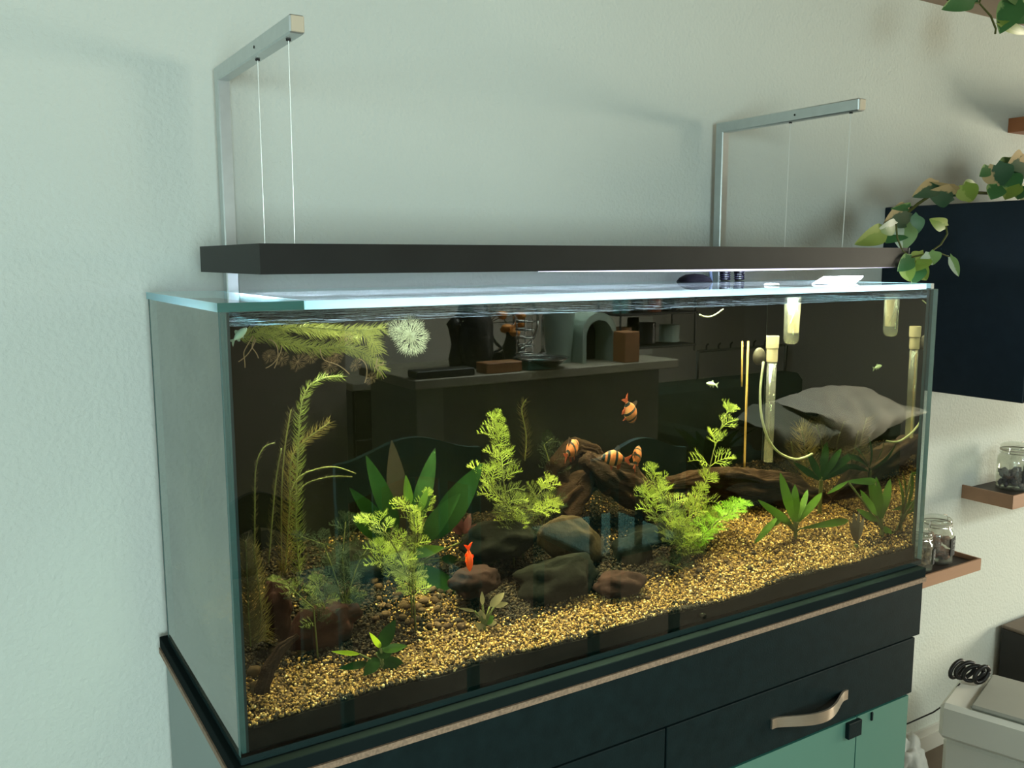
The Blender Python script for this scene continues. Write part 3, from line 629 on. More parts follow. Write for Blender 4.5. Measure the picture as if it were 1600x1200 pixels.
for q in range(26):
    u = random.random(); pebble(1000+260*u, 925-72*u+random.uniform(-14, 14), random.uniform(3, 5.5), 'scattered pebbles on the golden gravel', 'small pebble scattered on the golden gravel right of centre')
for (px, py, lab) in ((392, 1055, 'tan stone in the left front corner, farther back of two'), (397, 1078, 'tan stone in the left front corner, nearer of two')):
    p = ground(px, py); s = mpp(p); tag(lump('stone', p+V3((0.004, 0, 0.004)), 11*s, 9*s, 11*s, m_pebble[1], px, sub=2), lab, 'stone')
for px, py, lab in ((922, 992, 'black pebble on the gravel below the flat stone'), (1288-190, 975-10, 'black pebble at the front edge right of centre')):
    p = ground(px, py); s = mpp(p); tag(lump('pebble', p+V3((0, 0, 0.003)), 6*s, 6*s, 5*s, m_stoned, px, sub=2), lab, 'pebble')

# ------------------------------------------------------------------ feathery plants
def ribbon(vs, fs, p, q, w0, w1, up):
    d = (q-p).normalized(); s_ = d.cross(up).normalized(); o = len(vs)
    vs += [p-s_*w0, p+s_*w0, q+s_*w1, q-s_*w1]; fs.append((o, o+1, o+2, o+3))
def feather_mesh(name, mat, seed, lobes=6, lw=0.021, flat=0.5):
    r = random.Random(seed); vs = []; fs = []; up = V3((0, 0, 1))
    cur = lambda t: V3((t, 0, 0.10*math.sin(t*PI)-0.22*t*t*t))
    for k in range(5): ribbon(vs, fs, cur(k/5), cur((k+1)/5), lw*(1-k*.12), lw*(1-(k+1)*.12), up)
    for k in range(lobes):
        t = 0.22+0.70*k/(lobes-1); base = cur(t); L_ = (0.50*math.sin(PI*min(1, 0.25+t*0.72))+0.08)*r.uniform(.85, 1.15)
        for sgn in (-1, 1):
            an = math.radians(58-26*t+r.uniform(-8, 8)); dz = r.uniform(-.05, flat)
            d = V3((math.cos(an), sgn*math.sin(an), dz)).normalized(); tip = base+d*L_
            mid = base+d*L_*0.5+V3((0, 0, .02)); ribbon(vs, fs, base, mid, lw*.75, lw*.7, up); ribbon(vs, fs, mid, tip, lw*.7, lw*.2, up)
            for j, f in enumerate((0.38, 0.66)):
                for s2 in (-1, 1):
                    a2 = an+s2*math.radians(34); d2 = V3((math.cos(a2), sgn*math.sin(a2), dz+r.uniform(-.1, .2))).normalized()
                    q0 = base+d*L_*f; ribbon(vs, fs, q0, q0+d2*L_*(0.44-0.1*j), lw*.6, lw*.15, up)
    me = bpy.data.meshes.new(name); me.from_pydata([tuple(v) for v in vs], [], fs); me.materials.append(mat); me.update(); return me
FEA = {k: [feather_mesh('leaf', m_fern[k], s_+10*k) for s_ in range(4)] for k in range(4)}
def orient(o, p, d, upv, sc):
    d = d.normalized(); s_ = upv.cross(d)
    s_ = s_.normalized() if s_.length > 1e-4 else d.orthogonal().normalized()
    u = d.cross(s_); m = Matrix((d, s_, u)).transposed().to_4x4()
    m = m @ Matrix.Diagonal((sc, sc, sc, 1)); m.translation = p; return m
def feathery(lab, stems, y, leaf=30, step=13, tones=(0, 1), name='feathery_plant', cat='aquatic plant', root=True, group=None, bushy=1.0):
    s0 = aty(*stems[0][0], y); s = mpp(s0); base = None; step *= 1.45
    t = thing(name, lab, cat, (s0.x, y, gz(s0.x, y)), group)
    for si, st in enumerate(stems):
        ys = y + (0.03*math.sin(si*2.1) if si else 0)
        pts = [aty(px, py, ys) for px, py in st]
        if root:
            b = pts[0].copy(); g_ = gz(b.x, ys)
            if b.z > g_+0.004: pts = [V3((b.x+0.004, ys, g_-0.004))]+pts
        L_ = [0]
        for k in range(1, len(pts)): L_.append(L_[-1]+(pts[k]-pts[k-1]).length)
        MB().tube(pts, [1.5*s*(1-0.5*l/L_[-1]) for l in L_], 6).build('stem', m_stem, t, smooth=True)
        start = L_[1] if root and len(pts) > len(st) else 0.0
        l = start*0.7; q = 0
        while l <= L_[-1]:
            k = 1
            while k < len(L_)-1 and L_[k] < l: k += 1
            u = (l-L_[k-1])/max(1e-6, L_[k]-L_[k-1]); p = pts[k-1].lerp(pts[k], u); ax = (pts[k]-pts[k-1]).normalized()
            frac = (l-start)/max(1e-6, L_[-1]-start)
            nl = 2 if frac < 0.9 else 4
            if random.random() < 0.4*bushy: nl += 1
            for w_ in range(nl):
                th = q*1.9+w_*2*PI/nl+random.uniform(-.3, .3)
                out = V3((math.cos(th), math.sin(th)*0.8-0.1, 0)); el = 0.35+0.5*max(0, frac)+random.uniform(-.2, .25)
                d = out*math.cos(el)+ax*math.sin(el)
                tone = tones[0] if (frac > 0.55 or random.random() < 0.35) else tones[1]  # upper leaves take the lighter tone, lamp light put into colour
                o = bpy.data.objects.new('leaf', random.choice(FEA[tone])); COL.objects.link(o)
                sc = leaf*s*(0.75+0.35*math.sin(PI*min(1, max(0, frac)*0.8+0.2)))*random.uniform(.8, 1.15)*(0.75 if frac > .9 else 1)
                o.parent = t; o.matrix_basis = Matrix.Translation(-t.location) @ orient(o, p, d, V3((0, -0.5, 1)), sc)
            q += 1; l += step*s*(1-0.25*max(0, frac))
    return t
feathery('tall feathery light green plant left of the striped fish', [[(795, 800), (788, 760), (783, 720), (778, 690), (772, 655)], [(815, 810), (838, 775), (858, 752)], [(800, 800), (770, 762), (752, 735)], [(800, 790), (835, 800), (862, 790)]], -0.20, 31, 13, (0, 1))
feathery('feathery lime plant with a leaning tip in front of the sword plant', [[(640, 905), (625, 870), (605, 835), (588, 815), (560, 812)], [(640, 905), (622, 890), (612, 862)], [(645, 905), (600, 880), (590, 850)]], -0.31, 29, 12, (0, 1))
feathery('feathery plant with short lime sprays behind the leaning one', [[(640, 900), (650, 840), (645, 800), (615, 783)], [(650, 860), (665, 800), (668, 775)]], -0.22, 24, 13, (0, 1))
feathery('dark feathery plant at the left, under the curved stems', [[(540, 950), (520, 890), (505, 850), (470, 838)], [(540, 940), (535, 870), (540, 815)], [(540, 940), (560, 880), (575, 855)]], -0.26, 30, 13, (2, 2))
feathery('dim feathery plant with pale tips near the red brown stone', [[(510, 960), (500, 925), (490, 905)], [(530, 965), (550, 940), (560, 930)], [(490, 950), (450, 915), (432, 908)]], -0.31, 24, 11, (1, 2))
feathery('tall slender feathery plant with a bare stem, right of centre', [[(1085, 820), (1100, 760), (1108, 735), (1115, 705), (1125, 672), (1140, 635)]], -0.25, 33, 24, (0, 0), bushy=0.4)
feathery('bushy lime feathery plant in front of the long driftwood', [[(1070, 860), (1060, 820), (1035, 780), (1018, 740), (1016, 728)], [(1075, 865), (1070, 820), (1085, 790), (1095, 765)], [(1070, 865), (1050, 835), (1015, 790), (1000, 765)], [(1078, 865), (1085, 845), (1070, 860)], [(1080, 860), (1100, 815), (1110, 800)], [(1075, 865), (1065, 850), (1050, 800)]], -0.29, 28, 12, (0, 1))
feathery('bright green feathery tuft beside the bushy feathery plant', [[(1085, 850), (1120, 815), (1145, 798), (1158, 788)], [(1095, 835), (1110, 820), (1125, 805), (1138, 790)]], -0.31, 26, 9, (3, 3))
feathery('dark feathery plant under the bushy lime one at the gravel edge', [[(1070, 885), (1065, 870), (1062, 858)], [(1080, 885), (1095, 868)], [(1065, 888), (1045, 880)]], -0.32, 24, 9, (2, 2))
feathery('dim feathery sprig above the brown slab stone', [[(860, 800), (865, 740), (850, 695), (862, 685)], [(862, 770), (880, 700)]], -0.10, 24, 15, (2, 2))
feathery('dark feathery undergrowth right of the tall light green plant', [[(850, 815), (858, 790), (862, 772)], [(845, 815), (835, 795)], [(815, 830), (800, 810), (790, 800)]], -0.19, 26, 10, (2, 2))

# bottle-brush stems
def brush(pix, y, rn, mat, parent, dens=2.2, rad_end=0.6, droop=0.0, nw=0.30, keep=1.0):
    pts = smooth_path([aty(px, py, y) for px, py in pix]); s = mpp(pts[0]); rn *= 1.25; dens *= .8; vs = []; fs = []
    tot = sum((pts[k+1]-pts[k]).length for k in range(len(pts)-1)); n = int(tot/s*dens); acc = 0
    for k in range(len(pts)-1):
        seg = (pts[k+1]-pts[k]); ax = seg.normalized(); a_ = ax.orthogonal().normalized(); b_ = ax.cross(a_)
        m_ = max(1, int(n*seg.length/tot))
        for q in range(m_):
            u = (acc+seg.length*q/m_)/tot
            if random.random() > keep: continue
            p = pts[k]+seg*(q/m_); th = random.uniform(0, 2*PI); R_ = rn*s*(1-(1-rad_end)*u)*random.uniform(.7, 1.15)
            d = (a_*math.cos(th)+b_*math.sin(th))*0.85+ax*0.5
            m1 = p+d*R_*0.55; tip = p+d*R_+ax*R_*0.25-V3((0, 0, droop*R_))
            ribbon(vs, fs, p, m1, nw*s, nw*s, FW); ribbon(vs, fs, m1, tip, nw*s, nw*0.3*s, FW)
        acc += seg.length
    bm_ = MB().add(vs, fs); bm_.build('foliage', mat, parent, kind='stuff')
    MB().tube(pts, 1.1*s, 6).build('stem', m_stem, parent, smooth=True)
def brush_plant(lab, specs, y, group=None, name='milfoil'):
    a = aty(*specs[0][0][0], y); t = thing(name, lab, 'aquatic plant', (a.x, y, a.z), group)
    for k, (pix, rn, mat, kw) in enumerate(specs): brush(pix, y+0.012*k, rn, mat, t, **kw)
    return t
brush_plant('tall bottle-brush stem bending to the right near the left corner', [([(468, 900), (462, 800), (466, 700), (470, 640), (482, 605), (508, 590), (535, 588)], 15, m_milfg, dict(dens=2.0, keep=.9))], -0.22)
brush_plant('bushy golden bottle-brush stems in the left part of the tank', [([(445, 900), (452, 800), (455, 720), (475, 690), (515, 660)], 17, m_milf, dict(dens=2.2)), ([(440, 900), (440, 780), (445, 700), (455, 640)], 13, m_milfd, dict(dens=1.6))], -0.17)
brush_plant('thin arching ochre stems behind the left front corner', [([(398, 900), (398, 790), (400, 730), (412, 700), (430, 692)], 7, m_milfd, dict(dens=1.4)), ([(420, 880), (430, 760), (440, 700)], 8, m_milfd, dict(dens=1.2))], -0.26)
brush_plant('pale yellow arching stems reaching toward the sword plant', [([(455, 768), (468, 745), (495, 733), (525, 730), (556, 740)], 5, m_milf, dict(dens=1.0, rad_end=.3)), ([(460, 775), (480, 755), (515, 745), (550, 745)], 5, m_milfd, dict(dens=1.2))], -0.24)
brush_plant('dense ochre moss column in the left front corner', [([(392, 1010), (388, 950), (386, 890), (384, 845)], 26, m_milfd, dict(dens=7, rad_end=.5)), ([(402, 1005), (408, 960), (402, 900), (395, 850)], 20, m_milf, dict(dens=3.5, rad_end=.5)), ([(398, 1000), (410, 990), (420, 985)], 22, m_milf, dict(dens=3, droop=.3))], -0.36)
brush_plant('ochre fine leaved thicket behind the looping tubing', [([(1262, 745), (1258, 700), (1252, 668)], 24, m_milf, dict(dens=4)), ([(1280, 745), (1285, 700), (1276, 665)], 22, m_milfd, dict(dens=4)), ([(1245, 745), (1240, 715), (1236, 690)], 16, m_milfd, dict(dens=3))], -0.225)
brush_plant('dim brown stem rising behind the tall light green plant', [([(820, 720), (822, 680), (815, 640), (822, 625)], 12, m_milfd, dict(dens=1.8))], -0.06)
brush_plant('faint algae tuft high on the left end pane', [([(300, 560), (310, 520), (330, 512)], 16, m_milfd, dict(dens=3)), ([(330, 590), (326, 540), (322, 512)], 12, m_milf, dict(dens=2))], -0.20)
brush_plant('tall pale stems seen through the left end pane', [([(300, 960), (292, 820), (290, 700), (300, 620), (325, 590)], 10, m_milfd, dict(dens=1.3)), ([(320, 1000), (310, 880), (318, 760), (330, 700)], 12, m_milf, dict(dens=1.5)), ([(290, 740), (300, 732), (315, 735), (330, 748)], 3, m_milf, dict(dens=1.0))], -0.12)

# floating mat, pale rosette
fm = thing('floating_plant', 'tangled floating plant with pinkish roots under the surface at top left', 'aquatic plant', tuple(aty(480, 530, -0.36)))
brush([(372, 528), (410, 522), (450, 536), (500, 545), (545, 543), (580, 560), (596, 578)], -0.38, 15, m_mat, fm, dens=4.5, rad_end=.9)
brush([(395, 512), (440, 512), (490, 512), (540, 516), (600, 514)], -0.37, 13, m_mat, fm, dens=4, rad_end=.9)
brush([(560, 515), (580, 530), (590, 550)], -0.36, 20, m_mat, fm, dens=4)
brush([(470, 512), (520, 520), (560, 530)], -0.35, 16, m_mat, fm, dens=3.5)
def rosette(px, py, y, r, mat, parent, n=26, name='leaf', tilt=(0, -1, 0.1), nw=0.014):
    c = aty(px, py, y); s = mpp(c); nrm = V3(tilt).normalized(); a_ = nrm.orthogonal().normalized(); b_ = nrm.cross(a_)
    vs = []; fs = []
    for k in range(n):
        th = 2*PI*k/n+random.uniform(-.08, .08); d = a_*math.cos(th)+b_*math.sin(th)
        R_ = r*s*random.uniform(.8, 1.08); lift = nrm*R_*random.uniform(0.05, .35)
        m1 = c+d*R_*0.5+lift*.6; tip = c+d*R_+lift*.5
        ribbon(vs, fs, c, m1, nw*r*s*.8, nw*r*s, nrm); ribbon(vs, fs, m1, tip, nw*r*s, nw*r*s*.3, nrm)
        for sg in (-1, 1):
            for f in (.5, .7):
                an = th+sg*.45; d2 = a_*math.cos(an)+b_*math.sin(an); q0 = c+d*R_*f+lift*.55
                ribbon(vs, fs, q0, q0+d2*R_*(1.0-f)*.8, nw*r*s*.7, nw*r*s*.25, nrm)
    MB().add(vs, fs).build(name, mat, parent)
pr = thing('pale_floating_rosette', 'pale whitish green star shaped rosette floating right of the tangled plant', 'aquatic plant', tuple(aty(636, 524, -0.39)))
rosette(640, 524, -0.392, 34, m_pale, pr, 34); rosette(622, 514, -0.386, 24, m_pale, pr, 20); rosette(645, 530, -0.380, 28, m_pale, pr, 22)
for (px, py, r) in ((465, 565, 18), (515, 570, 18), (525, 555, 16), (486, 558, 14), (420, 556, 14), (555, 570, 13), (580, 590, 13), (440, 560, 14), (540, 530, 16)):
    rosette(px, py, -0.385+random.uniform(-.01, .02), r, m_root, fm, 18, 'root_tuft', (0.2, -1, -0.4), 0.014)
def curl(p0, p1, y, amp, mat, parent, name='root', r=0.8):
    a, b = aty(*p0, y), aty(*p1, y); s = mpp(a); pts = []
    for k in range(9): u = k/8; q = a.lerp(b, u); pts.append(q+V3((amp*s*math.sin(u*PI*1.3), 0, amp*.5*s*math.sin(u*PI*2))))
    MB().tube(pts, r*s, 5).build(name, mat, parent, smooth=True)
for (p0, p1, am) in (((395, 525), (378, 575), -6), ((400, 530), (376, 565), 4), ((420, 530), (435, 575), 8), ((398, 528), (400, 560), -5), ((560, 560), (575, 598), 7), ((585, 575), (602, 565), 4), ((440, 540), (420, 575), 6), ((590, 560), (596, 592), -5), ((500, 545), (540, 585), -8)):
    curl(p0, p1, -0.39, am, m_root, fm)

# ------------------------------------------------------------------ broad leaves
def leaf_mesh(mb, base, tip, wdt, bend, face=None, n=9, fold=0.18, uv=None, shape='lance', roll=0.0):
    ax = tip-base; Lg = ax.length; d = ax.normalized(); nrm = (CAM-base).normalized() if face is None else face
    side = d.cross(nrm).normalized(); nrm = side.cross(d).normalized()
    if roll: side = (side*math.cos(roll)+nrm*math.sin(roll)); nrm = side.cross(d).normalized()
    vs = []; fs = []
    for k in range(n+1):
        u = k/n
        if shape == 'lance': wd = math.sin(PI*min(1, u**0.85))**0.75*(1-0.15*u)
        elif shape == 'strap': wd = min(1, (0.25+u*1.6))*(1-u**3.5)**0.7
        else: wd = (0.30+0.70*math.sin(PI/2*min(1, u/0.30)))*(math.cos(PI/2*max(0, (u-0.30)/0.70))**0.8 if u > 0.3 else 1)
        if u in (0, 1) and shape != 'heart': wd = max(wd if wd == wd else 0, 0.04)
        wd = max(wd, 0.02)*wdt/2
        c = base+ax*u+nrm*(bend*math.sin(PI*u)*Lg)
        cen = c-(d*(0.10*Lg) if (shape == 'heart' and k == 0) else V3((0, 0, 0)))*-0.6
        vs += [c-side*wd+nrm*wd*fold-(d*0.09*Lg if shape == 'heart' and k == 0 else V3((0, 0, 0))), cen, c+side*wd+nrm*wd*fold-(d*0.09*Lg if shape == 'heart' and k == 0 else V3((0, 0, 0)))]
        if uv is not None: uv += [(u, 0.0), (u, 0.5), (u, 1.0)]
    for k in range(n): a_ = 3*k; fs += [(a_, a_+1, a_+4, a_+3), (a_+1, a_+2, a_+5, a_+4)]
    mb.add(vs, fs)
def leaf(parent, b, t, y, wp, mat, bend=0.06, dy=0.0, shape='lance', roll=0.0, name='leaf', **kw):
    p, q = aty(*b, y), aty(*t, y+dy); s = mpp(p); mb = MB()
    leaf_mesh(mb, p, q, wp*s, bend, shape=shape, roll=roll, **kw); return mb.build(name, mat, parent, smooth=True)
def swordplant(lab, base, y, leaves, mat, name='sword_plant'):
    a = aty(*base, y); t = thing(name, lab, 'aquatic plant', (a.x, y, gz(a.x, y)))
    for L_ in leaves:
        (bx, by, tx, ty, wp) = L_[:5]; kw = L_[5] if len(L_) > 5 else {}
        kw = dict(kw); mt = kw.pop('mat', mat)
        if (bx-base[0])**2+(by-base[1])**2 > 36:
            p, q = aty(*base, y), aty(bx, by, y); s = mpp(p)
            MB().tube([p, p.lerp(q, .5)+V3((0, 0, 0.003)), q], 1.6*s, 6).build('petiole', m_stem, t, smooth=True)
        leaf(t, (bx, by), (tx, ty), y, wp, mt, **kw)
    p = aty(*base, y); g_ = gz(p.x, y)
    if p.z > g_: MB().tube([p+V3((0, 0, .002)), (p.x, y, g_-0.005)], 3*mpp(p), 8).build('crown', m_stem, t)
    return t
m = m_sword
swordplant('large broad leaved sword plant behind the lime feathery plant', (655, 880), -0.20, [
    (672, 845, 754, 724, 46, dict(dy=-.03)), (630, 840, 612, 688, 36, dict(mat=m_swordr, dy=.03)), (622, 830, 572, 712, 30, dict(dy=.03)), (610, 835, 546, 762, 26, dict(mat=m)),
    (645, 830, 680, 700, 30, dict(dy=.05)), (660, 850, 720, 770, 34, dict(mat=m, dy=-.05, roll=.4)), (640, 866, 694, 855, 20, dict(mat=m_swordl, dy=-.05)),
    (650, 885, 742, 948, 36, dict(dy=-.08, mat=m)), (718, 848, 838, 832, 30, dict(dy=.01)), (735, 876, 792, 884, 20, dict(mat=m)), (690, 872, 716, 876, 16), (640, 790, 634, 742, 15, dict(mat=m_swordl, dy=-.02)), (655, 800, 668, 764, 13, dict(mat=m_swordl)),
    (600, 845, 545, 800, 26, dict(dy=.02)), (605, 850, 575, 780, 26, dict(dy=.0))], m)
swordplant('small bright anubias like plant in the front left gravel', (598, 1045), ground(598, 1045).y, [
    (594, 1012, 618, 968, 24, dict(dy=-.01, bend=.1)), (595, 1012, 577, 988, 10, dict(mat=m_lime, dy=-.02)), (562, 1022, 518, 1018, 8, dict(mat=m_lime)), (596, 1016, 636, 1009, 15, dict(mat=m_swordl, dy=-.01)),
    (598, 1030, 634, 1044, 22), (592, 1028, 568, 1056, 22, dict(dy=-.01)), (600, 1036, 622, 1057, 20, dict(dy=-.01)), (575, 1036, 528, 1045, 13), (594, 1014, 611, 996, 9, dict(mat=m_swordl)), (588, 1020, 612, 1022, 18)], m, 'broad_leaf_plant')
m = m_swordl
st = 'strap'
swordplant('rosette of light green strap leaves in the gravel right of the driftwood', (1243, 832), ground(1243, 838).y, [
    (1240, 815, 1219, 738, 16, dict(shape=st)), (1243, 815, 1242, 757, 15, dict(shape=st)), (1248, 815, 1284, 770, 13, dict(shape=st, bend=.1)), (1255, 825, 1326, 813, 13, dict(shape=st, bend=.15)),
    (1236, 818, 1184, 781, 14, dict(shape=st, bend=.1)), (1215, 808, 1178, 850, 11, dict(shape=st, bend=.15)), (1238, 820, 1212, 808, 9, dict(shape=st)), (1245, 835, 1251, 858, 11, dict(mat=m_greyl)), (1246, 815, 1262, 765, 11, dict(shape=st, dy=.02)), (1240, 812, 1228, 775, 12, dict(shape=st, dy=.02, mat=m_sword)), (1225, 810, 1190, 828, 9, dict(shape=st))], m)
swordplant('light green strap leaved rosette with one arching leaf near the right end', (1378, 828), -0.385, [
    (1374, 812, 1369, 745, 17, dict(shape=st)), (1370, 806, 1344, 765, 12, dict(shape=st)), (1368, 752, 1322, 752, 12, dict(shape=st, bend=.2)), (1380, 822, 1394, 838, 11), (1378, 810, 1391, 748, 14, dict(shape=st)), (1372, 815, 1338, 795, 12, dict(shape=st)), (1374, 815, 1358, 748, 12, dict(shape=st, dy=.02)), (1325, 752, 1292, 772, 7, dict(shape=st))], m)
m = m_sword
swordplant('dim sword plant behind the driftwood below the looping tubing', (1283, 752), -0.262, [
    (1284, 748, 1336, 706, 13, dict(shape=st, bend=.1)), (1284, 745, 1292, 690, 13, dict(shape=st)), (1282, 748, 1262, 705, 12, dict(shape=st)), (1286, 750, 1338, 722, 11, dict(shape=st)), (1280, 750, 1240, 722, 11, dict(shape=st)), (1285, 748, 1315, 700, 12, dict(shape=st))], m)
swordplant('small pale grey green plant in front of the maroon husk', (757, 980), ground(757, 982).y, [
    (765, 948, 788, 926, 14, dict(bend=.12)), (772, 948, 794, 942, 9, dict(bend=.1)), (754, 945, 753, 924, 8), (742, 955, 716, 950, 5), (758, 975, 771, 962, 14, dict(mat=m_swordl)), (752, 962, 742, 958, 10), (756, 970, 750, 952, 11), (758, 985, 742, 972, 12), (760, 975, 776, 972, 11)], m_greyl, 'pale_leaf_plant')
fr = ground(1337, 856)
swordplant('small dark brown upright frond in the gravel by the right rosettes', (1338, 852), fr.y, [(1338, 850, 1334, 800, 10, {}), (1338, 848, 1350, 808, 9, {}), (1338, 848, 1327, 812, 8, {}), (1338, 846, 1343, 796, 6, {})], pm('dark_frond', (0.05, 0.035, 0.015), 0.6), 'dark_frond')
swordplant('red plant glimpsed behind the large sword plant', (725, 838), -0.10, [(720, 835, 715, 800, 14), (725, 835, 735, 802, 14), (722, 835, 700, 815, 12), (728, 835, 748, 818, 12)], pm('wine_leaf', (0.035, 0.004, 0.006), 0.6), 'red_plant')

# ------------------------------------------------------------------ fish
def fish_mat(name, body, belly, stripe, pos, wid):
    m, nt, p, out = nodes(name); L = nt.links.new
    tc = N(nt, 'ShaderNodeTexCoord'); sp = N(nt, 'ShaderNodeSeparateXYZ'); L(tc.outputs['Object'], sp.inputs[0])
    r = N(nt, 'ShaderNodeValToRGB'); mr = N(nt, 'ShaderNodeMapRange', n_1=-0.35, n_2=0.35); L(sp.outputs[2], mr.inputs[0]); L(mr.outputs[0], r.inputs[0])
    r.color_ramp.elements[0].color = c4(belly); r.color_ramp.elements[1].color = c4(body); r.color_ramp.elements[1].position = 0.5
    acc = None
    for px_ in pos:
        d = N(nt, 'ShaderNodeMath', operation='SUBTRACT', n_1=px_); L(sp.outputs[0], d.inputs[0]); a = N(nt, 'ShaderNodeMath', operation='ABSOLUTE'); L(d.outputs[0], a.inputs[0])
        l = N(nt, 'ShaderNodeMath', operation='LESS_THAN', n_1=wid); L(a.outputs[0], l.inputs[0])
        if acc is None: acc = l
        else: mx_ = N(nt, 'ShaderNodeMath', operation='MAXIMUM'); L(acc.outputs[0], mx_.inputs[0]); L(l.outputs[0], mx_.inputs[1]); acc = mx_
    mx = N(nt, 'ShaderNodeMix', data_type='RGBA'); L(r.outputs[0], mx.inputs[6]); mx.inputs[7].default_value = c4(stripe)
    if acc: L(acc.outputs[0], mx.inputs[0])
    else: mx.inputs[0].default_value = 0
    L(mx.outputs[2], p.inputs['Base Color']); p.inputs['Roughness'].default_value = 0.5; p.inputs['Specular IOR Level'].default_value = 0.15; return m
m_barb = fish_mat('tiger_barb_skin', (0.24, 0.075, 0.022), (0.33, 0.18, 0.07), (0.006, 0.012, 0.012), (-0.30, -0.02, 0.26, 0.43), 0.045)
m_fin = pm('barb_fin', (0.20, 0.04, 0.015), 0.5, trans=0.4); m_finb = pm('dark_fin', (0.03, 0.02, 0.015), 0.5, trans=0.3)
m_orange = fish_mat('orange_fish_skin', (0.80, 0.075, 0.008), (0.9, 0.12, 0.015), (0, 0, 0), (), 0.05); m_ofin = pm('orange_fin', (0.9, 0.10, 0.01), 0.5, trans=0.4)
m_silver = fish_mat('pale_fish_skin', (0.45, 0.60, 0.50), (0.75, 0.80, 0.62), (0.2, 0.2, 0.2), (), 0.05); m_sfin = pm('pale_fin', (0.4, 0.5, 0.42), 0.4, trans=0.5)
m_eye = pm('fish_eye', (0.008, 0.008, 0.008), 0.2)
def fish(lab, px, py, y, Lp, ang, yaw, mat, fin, fin2, deep=0.42, thick=0.16):
    """unit fish along +X (head), tail at -X; size Lp pixels, picture angle ang, turned about z by yaw"""
    c = aty(px, py, y); s = mpp(c); t = thing('fish', lab, 'fish', tuple(c))
    prof = [(0.50, 0.02, 0.01), (0.46, 0.075, .05), (0.38, 0.15, .10), (0.25, 0.23, .14), (0.08, 0.27, .16), (-0.08, 0.24, .15), (-0.20, 0.17, .11), (-0.30, 0.09, .06), (-0.36, 0.065, .035)]
    vs = []; fs = []; n = 14
    for x, h, w_ in prof:
        h *= deep/0.42; w_ *= thick/0.16
        for k in range(n): th = 2*PI*k/n; vs.append((x, w_*math.cos(th)*0.8, h*math.sin(th)*0.8-0.01*(x > .3)))
    for k in range(len(prof)-1):
        for q in range(n): q2 = (q+1) % n; fs.append((k*n+q, k*n+q2, (k+1)*n+q2, (k+1)*n+q))
    fs.append(tuple(range(n))); fs.append(tuple((len(prof)-1)*n+q for q in range(n))[::-1])
    Mx = Matrix.Rotation(yaw, 4, 'Z') @ Matrix.Rotation(-ang, 4, 'Y') @ Matrix.Scale(Lp*s, 4)
    t.matrix_basis = Matrix.Translation(c) @ Mx
    def add(name, mb, mt, sm=True):
        me = bpy.data.meshes.new(name); me.from_pydata(mb.v, [], mb.f); me.materials.append(mt)
        if sm: me.polygons.foreach_set('use_smooth', [True]*len(me.polygons))
        o = bpy.data.objects.new(name, me); COL.objects.link(o); o.parent = t; return o
    add('body', MB().add(vs, fs), mat)
    def finmesh(poly, th=0.008):
        n_ = len(poly); v_ = [(x, -th, z) for x, z in poly]+[(x, th, z) for x, z in poly]
        return MB().add(v_, [tuple(range(n_)), tuple(range(2*n_-1, n_-1, -1))]+[(k, (k+1) % n_, n_+(k+1) % n_, n_+k) for k in range(n_)])
    k_ = deep/0.42
    add('tail_fin', finmesh([(-0.34, 0.04), (-0.60, 0.20), (-0.56, 0.08), (-0.50, 0), (-0.56, -0.08), (-0.60, -0.20), (-0.34, -0.04)]), fin, False)
    add('dorsal_fin', finmesh([(0.10, 0.19*k_), (-0.02, 0.36*k_), (-0.10, 0.33*k_), (-0.16, 0.15*k_)]), fin2, False)
    add('anal_fin', finmesh([(-0.08, -0.17*k_), (-0.16, -0.30*k_), (-0.24, -0.24*k_), (-0.26, -0.10*k_)]), fin, False)
    add('pelvic_fin', finmesh([(0.16, -0.18*k_), (0.06, -0.34*k_), (0.04, -0.20*k_)]), fin, False)
    for sy in (-1, 1):
        b = MB().lathe([(0, 0.03), (0.02, 0.024), (0.034, 0.0), (0.02, -0.02), (0, -0.02)], (0, 0, 0), 10)
        b.v = [(x+0.39, sy*(0.055*thick/0.16)+z*sy*0.7, y_+0.03) for x, y_, z in b.v]; add('eye', b, m_eye)
    return t
fish('orange striped barb swimming highest, above the driftwood', 984, 642, -0.24, 47, -1.05, 0.25, m_barb, m_fin, m_finb, 0.58, 0.2)
fish('orange striped barb leftmost, before the dark root arch', 893, 702, -0.22, 47, 0.35, 0.5, m_barb, m_fin, m_finb, 0.58, 0.2)
fish('orange striped barb with yellowish belly just above the driftwood end', 961, 716, -0.25, 44, 0.15, PI-0.4, m_barb, m_fin, m_finb, 0.58, 0.2)
fish('orange striped barb turned upward, right of its neighbour at the driftwood', 995, 714, -0.24, 40, 0.9, 0.6, m_barb, m_fin, m_finb, 0.58, 0.2)
fish('slim bright orange fish diving head down over the maroon husk', 733, 873, -0.36, 42, -1.50, 0.15, m_orange, m_ofin, m_ofin, 0.26, 0.2)
fish('pale silvery fish under the surface in the left corner', 374, 523, -0.40, 34, 0.65, 0.3, m_silver, m_sfin, m_sfin, 0.36, 0.2)
fish('small dim fish swimming left of the golden rods', 1112, 600, -0.12, 24, 0.2, PI, m_silver, m_sfin, m_sfin, 0.3, 0.15)

